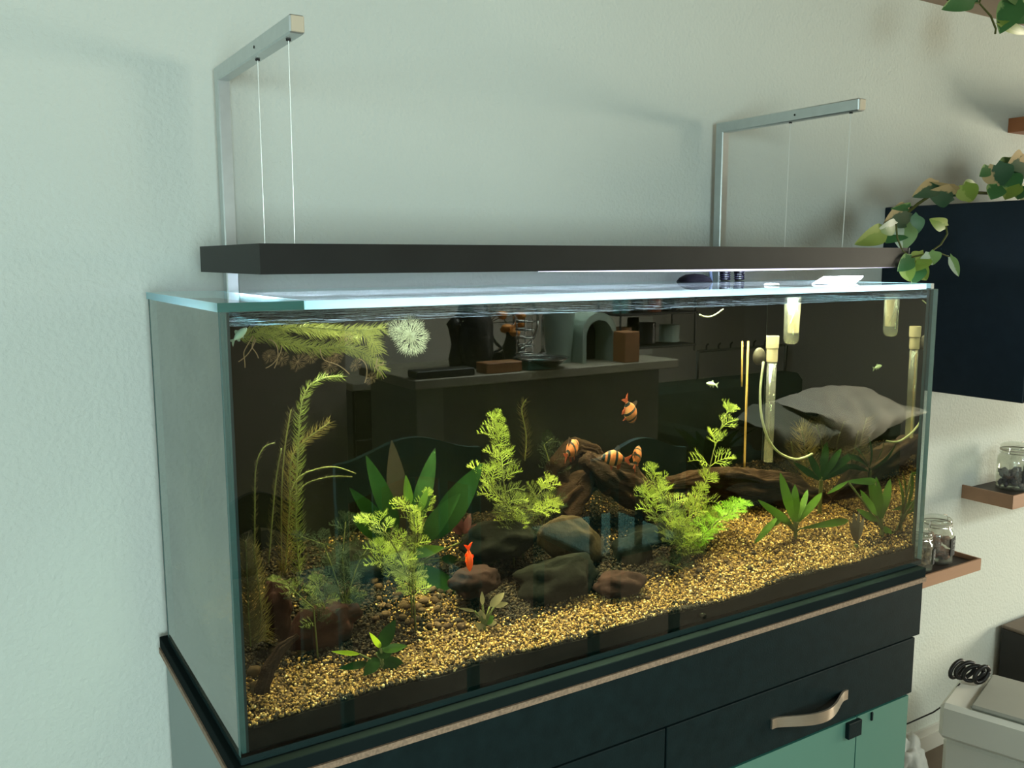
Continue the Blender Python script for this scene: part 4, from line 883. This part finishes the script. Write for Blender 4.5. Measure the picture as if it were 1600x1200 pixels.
# ------------------------------------------------------------------ right side: wall cabinet, shelves, jars, bin
wc = thing('wall_cabinet', 'dark blue cabinet mounted on the wall right of the aquarium', 'cabinet', (2.3, -0.2, 0.29))
MB().bbox(1.965, 2.75, -0.37, YB-0.0005, 0.293, 0.792, 0.002).build('carcass', m_blue, wc)
MB().bbox(1.968, 2.357, -0.3905, -0.3715, 0.295, 0.790, 0.002).build('door', m_blue, wc)
MB().bbox(2.360, 2.747, -0.3905, -0.3715, 0.295, 0.790, 0.002).build('door', m_blue, wc)
def tray(lab, xa, xb, z0, z1, mat, yf=-0.115):
    t = thing('wall_shelf', lab, 'shelf', ((xa+xb)/2, -0.03, z0))
    MB().box(xa, xb, yf, YB-0.0005, z0, z1-0.013, (0, 0, 0, 0, 0, 1)).build('board', [mat, m_shtop], t)
    MB().box(xa, xb, yf, yf+0.006, z1-0.0129, z1).box(xa, xa+0.006, yf+0.0061, YB-0.0005, z1-0.0129, z1).box(xb-0.006, xb, yf+0.0061, YB-0.0005, z1-0.0129, z1).build('lip', mat, t)
    return t
tray('brown picture ledge shelf holding the purple jar', 2.432, 3.05, -0.111, -0.068, m_shelf)
tray('lower brown picture ledge shelf holding two jars', 1.60, 2.282, -0.274, -0.238, m_shelf)
sh = tray('orange brown wall shelf above the dark blue cabinet', 2.548, 3.2, 1.036, 1.079, m_shelfo, -0.14)
def jar(lab, x, y, z, r, h, cont, fill, tagside=None, smallneck=0.8):
    t = thing('storage_jar', lab, 'jar', (x, y, z), 'swing top storage jars')
    nk = r*smallneck
    MB().lathe([(0, 0), (r*.94, 0), (r, h*.04), (r, h*.60), (r*.97, h*.68), (nk, h*.77), (nk, h*.84), (nk*.95, h*.84), (nk*.94, h*.77), (r*.92, h*.67), (r*.95, h*.6), (r*.95, h*.06), (0, h*.045)], (x, y, z), 32).build('jar_body', m_jar, t, smooth=True)
    MB().lathe([(0, h*.86), (nk*1.04, h*.86), (nk*1.08, h*.88), (nk*1.08, h*.93), (nk*.9, h*.97), (nk*.5, h), (0, h)], (x, y, z), 32).build('jar_lid', m_jar, t, smooth=True)
    MB().lathe([(nk*1.0, h*.838), (nk*1.1, h*.838), (nk*1.1, h*.86), (nk*1.0, h*.86)], (x, y, z), 32).build('rubber_seal', pm('pale_seal', (0.55, 0.5, 0.42), 0.6), t)
    wr = MB()
    wr.tube([(x+nk*1.10*math.cos(a), y+nk*1.10*math.sin(a), z+h*.79) for a in [2*PI*k/24 for k in range(25)]], 0.0012, 6)
    wr.build('wire_band', m_wire, t)
    MB().tube([(x-nk*1.10, y-.008, z+h*.79), (x-nk*1.35, y-.010, z+h*.86), (x-nk*1.38, y-.01, z+h*.80), (x-nk*1.2, y-.008, z+h*.92), (x-nk*1.0, y-.006, z+h*.94)], 0.0014, 6).build('wire_clasp', m_wire, t)
    MB().tube([(x+nk*1.10, y-.004, z+h*.79), (x+nk*1.2, y-.004, z+h*.88), (x+nk*1.05, y-.004, z+h*.97), (x+nk*.6, y-.004, z+h*1.0)], 0.0014, 6).build('wire_clasp', m_wire, t)
    import bmesh
    V_ = []; F_ = []; n = 70; rr = r*0.16
    pts = []
    for k in range(n):
        a = random.uniform(0, 2*PI); q = r*.76*math.sqrt(random.random()); zz = h*.05+rr+(h*fill-rr)*random.random(); pts.append((x+q*math.cos(a), y+q*math.sin(a), z+zz))
    Vn, Fn = grains(np.array(pts), np.full(n, rr*1.3)); o = np_obj('contents', Vn, Fn, cont, kind='stuff'); o.parent = t; o.matrix_parent_inverse = Matrix.Translation(-t.location)
    if tagside is not None:
        lb = MB(); wl, hl = r*0.42, h*0.30; n = 6; vs = []; fs = []
        for k in range(n+1):
            a = tagside+(k/n-.5)*0.85
            for zz in (h*.20, h*.20+hl*1.25):
                for rr_ in (r+.0012, r+.0030): vs.append((x+rr_*math.cos(a), y+rr_*math.sin(a), z+zz))
        for k in range(n):
            a_ = 4*k; b_ = a_+4; fs += [(a_+1, b_+1, b_+3, a_+3), (a_, a_+2, b_+2, b_), (a_, b_, b_+1, a_+1), (a_+2, a_+3, b_+3, b_+2)]
        fs += [(0, 1, 3, 2), (4*n, 4*n+2, 4*n+3, 4*n+1)]
        ob = lb.add(vs, fs).build('slate_label', m_slate, t)
        ck = MB()
        for q, zz in enumerate((h*.33, h*.42, h*.50)):
            for k in range(5):
                a0 = tagside-0.26+0.10*k; a1 = a0+0.07; R_ = r+.0034; dz = 0.004*math.sin(k*2.3+q)
                ck.tube([(x+R_*math.cos(a0), y+R_*math.sin(a0), z+zz+dz), (x+R_*math.cos(a1), y+R_*math.sin(a1), z+zz-dz+.002)], 0.0007, 4)
        ck.build('chalk_writing', m_chalk, ob)
    return t
def onshelf(px, py, z): return atz(px, py, z)
jar('tall glass jar with purple contents on the upper ledge', 2.575, -0.035, -0.081, 0.052, 0.150, m_purple, 0.34, -1.75)
jar('glass jar with red brown contents on the lower ledge', 2.185, -0.028, -0.251, 0.049, 0.140, m_redc, 0.50, -1.25)
jar('glass jar with pale contents on the lower ledge, half behind the aquarium', 2.07, -0.045, -0.251, 0.043, 0.120, m_redbr, 0.42, -1.0)

# pothos plants
def pothos_leaf(parent, px, py, tx, ty, y, wp, kind, dy=0.0, roll=0.0, bend=0.05, fold=0.15):
    p, q = aty(px, py, y), aty(tx, ty, y+dy); s = mpp(p); mb = MB(); uv = []
    leaf_mesh(mb, p, q, wp*s, bend, shape='heart', roll=roll, uv=uv, n=16, fold=fold)
    o = mb.build('leaf', m_poth[kind], parent, smooth=True); ul = o.data.uv_layers.new()
    for lp_ in o.data.loops: ul.data[lp_.index].uv = uv[lp_.vertex_index]
def vine(parent, pix, y, r=1.6, dy=None):
    pts = [aty(px, py, y+(dy[k] if dy else 0)) for k, (px, py) in enumerate(pix)]
    MB().tube(pts, r*mpp(pts[0]), 6).build('vine', m_stem, parent, smooth=True)
yp = -0.22
pv = thing('pothos_plant', 'variegated pothos with leaves trailing over the dark blue cabinet', 'plant', (2.4, -0.2, 0.792))
pot = MB().lathe([(0, 0), (0.055, 0), (0.075, 0.11), (0.070, 0.11), (0.064, 0.10), (0, 0.10)], (2.66, -0.14, 0.7925), 28).build('pot', m_whitepl, pv)
vine(pv, [(1640, 290), (1590, 300), (1545, 302), (1500, 300), (1462, 300), (1435, 318), (1415, 335), (1400, 350)], yp, 2.2)
vine(pv, [(1400, 350), (1402, 372), (1410, 392), (1425, 402), (1450, 396), (1470, 382), (1480, 366), (1478, 352)], yp-0.16, 1.5)
vine(pv, [(1452, 396), (1470, 396), (1485, 402), (1496, 425)], yp-0.16, 1.2)
for a in [(1466, 288, 1425, 308, 30, 0, 0), (1494, 302, 1452, 284, 30, 0, .5), (1490, 306, 1448, 300, 38, 0, .2), (1500, 300, 1528, 296, 36, 1, 0), (1505, 288, 1520, 314, 34, 1, 0), (1555, 256, 1565, 292, 46, 0, .1), (1545, 262, 1530, 276, 20, 2, .3),
          (1585, 250, 1560, 280, 34, 2, 0), (1600, 248, 1572, 262, 36, 0, .2), (1560, 290, 1548, 312, 30, 2, 0), (1585, 285, 1570, 312, 34, 1, 0), (1598, 290, 1590, 312, 30, 2, 0), (1610, 260, 1580, 270, 40, 0, 0), (1575, 275, 1590, 300, 34, 2, .3), (1610, 300, 1580, 300, 30, 1, 0),
          (1420, 330, 1380, 350, 40, 0, .2), (1420, 325, 1392, 326, 26, 2, .6), (1412, 345, 1384, 380, 46, 2, 0), (1385, 360, 1335, 382, 32, 1, .1), (1400, 352, 1370, 360, 26, 3, .3), (1425, 335, 1425, 372, 36, 2, .2), (1415, 350, 1410, 392, 38, 3, .1)]:
    pothos_leaf(pv, *a[:4], yp-random.uniform(0, .03), a[4], a[5], roll=a[6])
y2 = yp-0.16
for a in [(1478, 354, 1452, 342, 22, 1, 0), (1452, 393, 1458, 414, 32, 3, 0), (1445, 396, 1425, 425, 34, 1, 0), (1425, 402, 1402, 424, 26, 2, .2), (1484, 400, 1498, 432, 15, 3, .3), (1430, 410, 1448, 438, 26, 1, 0), (1440, 415, 1425, 445, 24, 2, 0), (1415, 412, 1422, 440, 24, 1, .1)]:
    pothos_leaf(pv, *a[:4], y2-random.uniform(0, .02), a[4], a[5], roll=a[6])
hp = thing('hanging_pothos', 'green pothos vine hanging from the wooden ceiling at top right', 'plant', tuple(aty(1580, -60, -0.25)))
vine(hp, [(1560, -120), (1550, -60), (1530, 5), (1548, 25), (1556, 45), (1555, 53)], -0.30, 1.6)
vine(hp, [(1530, 5), (1505, 4), (1480, 0)], -0.30, 1.2)
for a in [(1522, -6, 1471, 15, 34, 2, 0), (1530, 0, 1500, -22, 30, 2, .3), (1588, -2, 1562, 53, 42, 2, 0), (1610, 10, 1578, 35, 36, 2, .3), (1560, 35, 1606, 53, 16, 1, 0), (1600, -10, 1570, -5, 36, 3, 0)]:
    pothos_leaf(hp, *a[:4], -0.30, a[4], a[5], roll=a[6])
tp = aty(1560, -120, -0.30)
hk = MB().tube([tp, (tp.x, tp.y, CEIL)], 0.0012, 6).build('hanging_cord', m_cord, hp)

# bin, dark box, cord, bag
zb = -0.585
A = atz(1468, 1098, zb); Bk = atz(1532, 1052, zb); Fr = atz(1600, 1137, zb)
ex = (Fr-A); ex.z = 0; ex.normalize(); ey = V3((-ex.y, ex.x, 0)); 
if ey.dot(Bk-A) < 0: ey = -ey
dW, dD = 0.46, min(0.32, max(0.2, (Bk-A).length))
bn = thing('waste_bin', 'white plastic bin with grey lid on the floor right of the cabinet', 'bin', tuple(A+ex*dW/2+ey*dD/2-V3((0, 0, zb-FLOOR))))
def obox(mb, o_, u0, u1, v0, v1, z0, z1, b=0.006):
    i0 = len(mb.v); mb.bbox(u0, u1, v0, v1, z0, z1, b)
    for k in range(i0, len(mb.v)): x, y, z = mb.v[k]; p = o_+ex*x+ey*y; mb.v[k] = (p.x, p.y, z)
    return mb
obox(MB(), A, 0.012, dW-0.012, 0.012, dD-0.012, FLOOR+0.0005, zb-0.105, 0.01).build('bin_body', m_whitepl, bn)
obox(MB(), A, 0, dW, 0, dD, zb-0.105, zb, 0.012).build('bin_collar', m_whitepl, bn)
obox(MB(), A, 0.075, dW-0.02, 0.012, dD-0.012, zb, zb+0.014, 0.006).build('bin_lid', m_greylid, bn)
print('BIN', A, Bk, Fr, dD, ex)
bx = thing('dark_box', 'black square box standing against the wall behind the white bin', 'box', (2.85, -0.1, FLOOR))
xb = aty(1565, 976, 0.03); 
MB().bbox(xb.x, xb.x+0.35, -0.24, 0.03, FLOOR+0.0005, xb.z-0.012, 0.003).build('box_body', m_darkbox, bx)
MB().bbox(xb.x, xb.x+0.35, -0.24, 0.03, xb.z-0.0118, xb.z, 0.003).build('box_lid', m_boxtop, bx)
cc = atz(1512, 1060, zb+0.012)
cr = thing('coiled_cord', 'black cord coiled on the back corner of the white bin', 'cord', tuple(cc))
for k, (ax_, r_) in enumerate(((-0.2, 0.026), (-0.55, 0.028), (-0.9, 0.026), (-0.4, 0.022))):
    ctr = cc+ex*(0.022*k-0.03)+V3((0, 0, 0.020+0.003*(k % 2)))
    MB().tube([ctr+V3((r_*math.cos(a)*math.cos(ax_), r_*math.cos(a)*math.sin(ax_), 0.022*math.sin(a)+0.010*math.cos(a))) for a in [2*PI*q/24 for q in range(25)]], 0.0062, 8).build('coil', m_cord, cr, smooth=True)
MB().tube([aty(*p, cc.y+d_) for p, d_ in (((1500, 1068), 0), ((1485, 1085), .01), ((1470, 1105), .03), ((1458, 1113), .05), ((1440, 1121), .07), ((1420, 1130), .09), ((1395, 1138), .12))], 0.0022, 6).build('cord_run', m_cord, cr, smooth=True)
bg = tag(lump('plastic_bag', aty(1415, 1185, -0.15)+V3((0, 0, -0.02)), 0.045, 0.05, 0.09, pm('white_bag', (0.75, 0.74, 0.68), 0.5, trans=0.3), 31, amp=0.5), 'crumpled white bag on the floor behind the cabinet corner', 'bag')
bg.location.z = 0

# ------------------------------------------------------------------ the room behind the camera (seen in the front pane)
m_top = pm('worktop', (0.30, 0.27, 0.20), 0.5); m_cbd = pm('dark_kitchen_fronts', (0.03, 0.025, 0.02), 0.4); m_isl = pm('olive_island', (0.16, 0.16, 0.12), 0.6)
m_teal = pm('teal_chair_paint', (0.05, 0.20, 0.18), 0.5); m_steel = pm('steel', (0.6, 0.6, 0.58), 0.25, metal=1); m_taupe = pm('taupe_door', (0.36, 0.29, 0.23), 0.6)
m_blk = pm('matt_black', (0.015, 0.014, 0.012), 0.5); m_bucket = pm('pale_green_bucket', (0.35, 0.45, 0.38), 0.5); m_tim = pm('warm_timber', (0.32, 0.14, 0.05), 0.6)
m_throw = pm('white_throw', (0.85, 0.84, 0.74), 0.9, var=0.15, vs=8, bump=0.6, bs=30)
m_sofa = pm('dark_green_sofa', (0.03, 0.06, 0.04), 0.8); m_paper = pm('white_paper', (0.8, 0.78, 0.7), 0.7)
def mir(px, py, yr):     # where the front pane shows a thing that stands at depth yr in the room
    p = aty(px, py, -2*D-yr); return V3((p.x, yr, p.z))
tc_ = thing('tall_cupboard', 'tall taupe cupboard opposite the aquarium, left in its reflection', 'cupboard', (0.9, -3.7, FLOOR))
xr_ = mir(541, 600, -3.49).x
MB().bbox(xr_-1.15, xr_-0.58, -3.510, -3.49, FLOOR+0.06, 1.2, 0.003).build('door', m_taupe, tc_)
MB().bbox(xr_-0.575, xr_, -3.510, -3.49, FLOOR+0.06, 1.2, 0.003).build('door', m_taupe, tc_)
MB().box(xr_-1.15, xr_, -4.1, -3.512, FLOOR, 1.22).build('carcass', m_taupe, tc_)
kc = thing('kitchen_counter', 'dark drawer counter with pale worktop beside the tall cupboard', 'counter', (1.7, -3.9, FLOOR))
a0 = mir(542, 606, -3.75); a1 = mir(720, 606, -3.75)
MB().bbox(a0.x+.02, a1.x+1.4, -4.3, -3.73, a0.z-0.02, a0.z+0.02, 0.004).build('worktop', m_top, kc)
MB().box(a0.x+.04, a1.x+1.4, -4.28, -3.78, FLOOR, a0.z-0.021).build('carcass', m_cbd, kc)
for k in range(3):
    f = MB().bbox(a0.x+.05, a1.x, -3.779, -3.76, a0.z-0.25-.26*k, a0.z-0.03-.26*k, 0.003).build('drawer', m_cbd, kc)
    MB().bbox(a0.x+.25, a0.x+.5, -3.759, -3.745, a0.z-0.12-.26*k, a0.z-0.105-.26*k, 0.002).build('handle', m_steel, f)
isl = thing('kitchen_island', 'pale topped kitchen island seen across the middle of the reflection', 'counter', (3, -3.3, FLOOR))
b0 = mir(648, 600, -2.95); b1 = mir(1060, 600, -2.95)
MB().bbox(b0.x, b1.x, -3.6, -2.95, b0.z-0.03, b0.z+0.015, 0.004).build('worktop', m_top, isl)
MB().bbox(b0.x+.02, b0.x+.16, -3.5, -2.98, FLOOR, b0.z-0.031, 0.003).build('end_panel', m_isl, isl)
MB().bbox(b0.x+.16, b1.x-.05, -3.5, -3.05, FLOOR, b0.z-0.031, 0.003).build('front_panel', pm('dim_island_front', (0.09, 0.095, 0.07), 0.6), isl)
zt = b0.z+0.0155
def onisl(px, yr): p = mir(px, 580, yr); return V3((p.x, yr, zt))
def small(name, lab, cat, mb, mat, loc, **kw):
    mb.v = [(x+loc[0], y+loc[1], z+loc[2]) for x, y, z in mb.v]; return tag(mb.build(name, mat, **kw), lab, cat)
c = onisl(873, -3.2); s_ = (c-V3((0, 0, 0))).length
small('bucket', 'pale green tall bucket on the island in the reflection', 'bucket', MB().lathe([(0, 0), (.065, 0), (.085, .27), (.08, .27), (.06, .01), (0, .01)]), m_bucket, c)
c = onisl(740, -3.25); small('kettle', 'rounded black kettle shape on the island in the reflection', 'kettle', MB().lathe([(0, 0), (.08, 0), (.10, .06), (.10, .22), (.07, .31), (.03, .34), (0, .345)]), m_blk, c, smooth=True)
c = onisl(712, -3.25); small('pepper_mill', 'dark slim mill left of the black kettle', 'mill', MB().lathe([(0, 0), (.03, 0), (.035, .05), (.02, .12), (.035, .2), (.045, .22), (.02, .25), (0, .26)]), m_blk, c, smooth=True)
for px, lab in ((765, 'left steel hoop stand on the island in the reflection'), (803, 'right steel hoop stand holding flowers in the reflection')):
    c = onisl(px, -3.4); t = thing('hoop_stand', lab, 'stand', tuple(c), 'steel hoop stands')
    R_ = .155; MB().tube([(c.x+R_*math.cos(a), c.y, c.z+.05+R_+R_*math.sin(a)) for a in [2*PI*k/32 for k in range(33)]], .009, 8).build('hoop', m_steel, t, smooth=True)
    MB().bbox(c.x-.06, c.x+.06, c.y-.04, c.y+.04, c.z, c.z+.05, .004).build('foot', m_blk, t)
    for k in range(4): MB().tube([(c.x-R_, c.y, c.z+.05+R_), (c.x+R_*math.cos(k*.7), c.y, c.z+.05+R_+R_*math.sin(k*.7))], .003, 5).build('spoke', m_steel, t)
c = onisl(800, -3.3); t = thing('flower_vase', 'vase with orange flowers inside the right hoop', 'vase', tuple(c))
MB().lathe([(0, 0), (.035, 0), (.05, .08), (.03, .14), (.035, .16), (.03, .16), (.02, .13)], c, 20).build('vase_body', m_blk, t, smooth=True)
for k in range(7):
    a = k*.9; h = .2+.05*math.sin(k*2); p = c+V3((.05*math.cos(a), .05*math.sin(a), h)); MB().tube([c+V3((0, 0, .14)), p], .002, 5).build('stem', m_stem, t)
    f = lump('bloom', p, .028, .028, .022, pm('orange_bloom', (0.7, 0.28, 0.06), 0.7) if k == 0 else bpy.data.materials['orange_bloom'], k, sub=2); f.parent = t; f.matrix_parent_inverse = Matrix.Translation(-t.location)
c = onisl(820, -3.1); t = thing('dish_rack', 'spiral steel rack right of the flowers in the reflection', 'rack', tuple(c))
for k in range(5): MB().tube([(c.x+.045*math.cos(a), c.y+.045*math.sin(a), c.z+.07+.04*k) for a in [2*PI*q/20 for q in range(21)]], .005, 6).build('ring', m_steel, t, smooth=True)
for a in (0, 2.1, 4.2): MB().tube([(c.x+.045*math.cos(a), c.y+.045*math.sin(a), c.z), (c.x+.045*math.cos(a), c.y+.045*math.sin(a), c.z+.25)], .003, 6).build('upright', m_steel, t)
c = onisl(848, -3.45); t = thing('faucet', 'steel goose-neck faucet behind the bucket', 'faucet', tuple(c))
MB().tube([c, c+V3((0, 0, .20))]+[c+V3((.05-.05*math.cos(a), 0, .20+.05*math.sin(a))) for a in [PI*k/10 for k in range(1, 11)]]+[c+V3((.10, 0, .16))], .011, 8).build('spout', m_steel, t, smooth=True)
MB().lathe([(0, 0), (.03, 0), (.03, .02), (.014, .03)], c, 16).build('base', m_steel, t)
small('steel_bowl', 'shallow steel bowl left of the bucket', 'bowl', MB().lathe([(0, 0), (.08, .005), (.14, .05), (.145, .052), (.08, .012), (0, .008)]), m_steel, onisl(845, -3.05), smooth=True)
c = onisl(922, -3.15); t = thing('arched_box', 'arched open wooden box on the island right of the bucket', 'box', tuple(c))
arch = [(-.11, 0), (-.11, .16)]+[(-.11*math.cos(a), .16+.10*math.sin(a)) for a in [PI*k/10 for k in range(1, 10)]]+[(.11, .16), (.11, 0)]
inn = [(x*.78, z*.85) for x, z in arch]; vs = []; n = len(arch)
for yy in (-.08, .08): vs += [(c.x+x, c.y+yy, c.z+z) for x, z in arch]+[(c.x+x, c.y+yy, c.z+z) for x, z in inn]
fs = []
for k in range(n-1):
    fs += [(k, k+1, n+k+1, n+k), (2*n+k, 3*n+k, 3*n+k+1, 2*n+k+1), (k, 2*n+k, 2*n+k+1, k+1), (n+k, n+k+1, 3*n+k+1, 3*n+k)]
MB().add(vs, fs).build('arch_shell', m_bucket, t); MB().bbox(c.x-.10, c.x+.10, c.y-.078, c.y-.07, c.z+.0, c.z+.2, .001).build('back_board', m_blk, t)
for k, (px, w_, h, mt, lab) in enumerate(((690, .30, .035, m_blk, 'dark tray at the left end of the island'), (780, .20, .05, m_tim, 'warm timber chopping block in the middle of the island'), (835, .14, .04, m_teal, 'low teal box before the bucket'), (978, .10, .16, m_tim, 'timber canister right of the arched box'))):
    c = onisl(px, -3.02); small('tray' if k == 0 else 'kitchen_box', lab, 'tray' if k == 0 else 'box', MB().bbox(-w_/2, w_/2, -.05, .05, 0, h, .004), mt, c)
t = thing('wire_rack', 'black wire shelf rack with jars and papers at the island end', 'rack', tuple(onisl(1010, -3.35)))
c = onisl(1010, -3.35)
for sx in (-.28, .28):
    for sy in (-.1, .1): MB().tube([(c.x+sx, c.y+sy, c.z), (c.x+sx, c.y+sy, c.z+.52)], .006, 6).build('post', m_blk, t)
for zz in (.03, .22, .42): MB().bbox(c.x-.29, c.x+.29, c.y-.11, c.y+.11, c.z+zz, c.z+zz+.012, .002).build('shelf', m_blk, t)
for k, (dx, zz, w_, h, mt, nm) in enumerate(((-.2, .23, .09, .13, m_teal, 'tin'), (-.08, .23, .07, .1, m_blk, 'tin'), (.05, .23, .08, .12, m_redc, 'tin'), (.18, .23, .1, .08, m_blk, 'tin'), (-.18, .05, .10, .10, m_tim, 'tin'), (0, .05, .10, .12, m_blk, 'tin'), (.17, .05, .12, .1, m_bucket, 'tin'), (-.1, .44, .1, .08, m_blk, 'tin'), (.12, .44, .12, .1, m_teal, 'tin'))):
    small(nm, 'tin on the wire rack: %s' % ('teal, middle shelf left|black, middle shelf second|red brown, middle shelf third|black, middle shelf right|timber, bottom shelf left|black, bottom shelf middle|pale green, bottom shelf right|black, top shelf|teal, top shelf').split('|')[k], 'tin', MB().lathe([(0, 0), (w_/2, 0), (w_/2, h), (0, h)], n=16), mt, (c.x+dx, c.y, c.z+zz+.0005))
for k, (px, py, w_, h, lab) in enumerate(((975, 505, .16, .12, 'bright white paper pinned on the far wall, left one'), (1000, 525, .14, .16, 'bright white paper pinned on the far wall, right one'))):
    p = mir(px, py, YF+.01); small('paper_sheet', lab, 'paper', MB().box(-w_, w_, -.001, .001, -h, h), m_paper, p)
def chair(lab, px, py, yr, w_=.44, mat=m_teal):
    p = mir(px, py, yr); t = thing('dining_chair', lab, 'chair', (p.x, yr-.2, FLOOR), 'dining chairs facing the aquarium')
    x = p.x; h = p.z; sz = FLOOR+.46
    vs = []; fs = []; n = 16
    for k in range(n+1):
        u = k/n*2-1; zt_ = h+.03*math.cos(u*PI)-.015; zb_ = zt_-.13
        for dy in (-.012, .012): vs += [(x+u*w_/2, yr+dy, zb_), (x+u*w_/2, yr+dy, zt_)]
    for k in range(n): a_ = 4*k; fs += [(a_, a_+4, a_+5, a_+1), (a_+2, a_+3, a_+7, a_+6), (a_+1, a_+5, a_+7, a_+3), (a_, a_+2, a_+6, a_+4)]
    fs += [(0, 1, 3, 2), (4*n, 4*n+2, 4*n+3, 4*n+1)]
    MB().add(vs, fs).build('top_rail', mat, t)
    for sx in (-1, 1): MB().bbox(x+sx*(w_/2-.02)-.018, x+sx*(w_/2-.02)+.018, yr-.016, yr+.016, sz+.03, h-.10, .003).build('back_post', mat, t)
    for k in range(3): MB().bbox(x-.12+.12*k-.015, x-.12+.12*k+.015, yr-.008, yr+.008, sz+.03, h-.12, .002).build('back_slat', mat, t)
    MB().bbox(x-w_/2, x+w_/2, yr-.42, yr+.02, sz, sz+.03, .006).build('seat', mat, t)
    for sx in (-1, 1):
        for yy in (yr-.39, yr-.01): MB().bbox(x+sx*(w_/2-.025)-.018, x+sx*(w_/2-.025)+.018, yy-.018, yy+.018, FLOOR+.0005, sz-.0005, .003).build('leg', mat, t)
chair('teal dining chair, left one of the two in the reflection', 640, 690, -1.95, .52)
chair('teal dining chair, right one of the two in the reflection', 1000, 690, -1.95, .46)
chair('small black chair left of the teal ones in the reflection', 398, 775, -2.5, .34, m_blk)
# sofa with throw
p = mir(1310, 640, -3.3); q0 = mir(1180, 660, -3.1); q1 = mir(1420, 660, -3.1)
sf = thing('sofa', 'low dark green sofa at the right of the reflected room', 'sofa', (p.x, -3.5, FLOOR))
xa, xb_ = q0.x-.25, q1.x-.05
MB().bbox(xa, xb_, -4.1, -3.1, FLOOR+.06, FLOOR+.34, .03).build('base', m_sofa, sf)
MB().bbox(xa, xb_, -4.2, -3.95, FLOOR+.341, FLOOR+.72, .05).build('backrest', m_sofa, sf)
MB().bbox(xa, xa+.2, -3.94, -3.1, FLOOR+.341, FLOOR+.52, .04).build('armrest', m_sofa, sf); MB().bbox(xb_-.2, xb_, -3.94, -3.1, FLOOR+.341, FLOOR+.52, .04).build('armrest', m_sofa, sf)
def cloth(lab, pix, yr, zk, mat=m_throw, cat='blanket', name='throw_blanket', thick=0.02):
    n = 24; mpts = []
    top = [mir(px, py, yr) for px, py in pix[0]]; bot = [mir(px, py, yr+.12) for px, py in pix[1]]
    def samp(P_, u): u *= len(P_)-1; k = min(int(u), len(P_)-2); return P_[k].lerp(P_[k+1], u-k)
    vs = []; fs = []; m_ = 10
    for i_ in range(n+1):
        for j in range(m_+1):
            a_, b_ = samp(top, i_/n), samp(bot, i_/n); q = a_.lerp(b_, j/m_); bul = .22*math.sin(PI*j/m_)
            q = q+V3((0, bul+.05*noise.noise(V3((i_*.5, j*.4, 2))), .03*noise.noise(V3((i_*.4, j*.5, 7))))); vs.append(q)
    k0 = len(vs); vs += [v+V3((0, -thick, 0)) for v in vs]
    for i_ in range(n):
        for j in range(m_): a_ = i_*(m_+1)+j; fs += [(a_, a_+1, a_+m_+2, a_+m_+1), (k0+a_, k0+a_+m_+1, k0+a_+m_+2, k0+a_+1)]
    tag(MB().add(vs, fs).build(name, mat, smooth=True), lab, cat)
cloth('rumpled white throw lying over the sofa in the reflection', ([(1200, 628), (1260, 612), (1300, 602), (1340, 603), (1375, 615), (1402, 635)], [(1270, 650), (1290, 690), (1310, 710), (1335, 700), (1365, 672), (1404, 641)]), -3.25, 0)
cloth('paler grey cushion heap left of the white throw', ([(1150, 655), (1180, 635), (1215, 628), (1250, 640), (1268, 665)], [(1152, 665), (1180, 700), (1215, 720), (1250, 705), (1268, 672)]), -3.2, 0, pm('grey_cushion', (0.30, 0.32, 0.26), 0.9), 'cushion', 'cushion')
t = thing('clothes_rack', 'tubular clothes rack standing before the far wall, right of the island', 'rack', tuple(mir(1160, 545, -4.6)))
pL, pR = mir(1090, 550, -4.6), mir(1228, 538, -4.6); pL.z = pR.z = (pL.z+pR.z)/2
MB().tube([pL, pR], .012, 8).build('rail', m_steel, t)
for p_ in (pL, pR): MB().tube([p_, (p_.x, p_.y, FLOOR)], .014, 8).build('post', m_steel, t)
for k in range(7):
    p_ = pL.lerp(pR, (k+.7)/7.6); MB().tube([p_+V3((0, 0, .012)), p_+V3((0, 0, .04)), p_+V3((.02, 0, .055))], .007, 6).build('hook', m_blk, t)
pp = [mir(1225, 560, -4.55), mir(1222, 620, -4.55)]
hb_ = lump('handbag', (pp[0]+pp[1])/2-V3((0, 0, .1)), .09, .05, .17, m_blk, 44, amp=.2); tag(hb_, 'dark bag hanging from the clothes rack', 'bag')
MB_ = MB().tube([mir(1231, 540, -4.58), hb_.data.vertices[0].co], .004, 5).build('strap', m_blk); MB_.parent = hb_
pl = thing('house_plant', 'dark bushy house plant beside the sofa in the reflection', 'plant', (q0.x-.55, -2.9, FLOOR))
MB().lathe([(0, 0), (.13, 0), (.17, .28), (.155, .28), (.14, .26), (0, .26)], (q0.x-.55, -2.9, FLOOR+.0005), 24).build('pot', m_blk, pl)
for k in range(16):
    a = k*2.4; b = V3((q0.x-.55, -2.9, FLOOR+.26)); tpp = b+V3((.28*math.cos(a), .28*math.sin(a), .25+.2*math.sin(k*1.3)))
    mb = MB(); leaf_mesh(mb, b, tpp, .10, .15, face=V3((0, 0, 1))); mb.build('leaf', m_sword, pl, smooth=True)
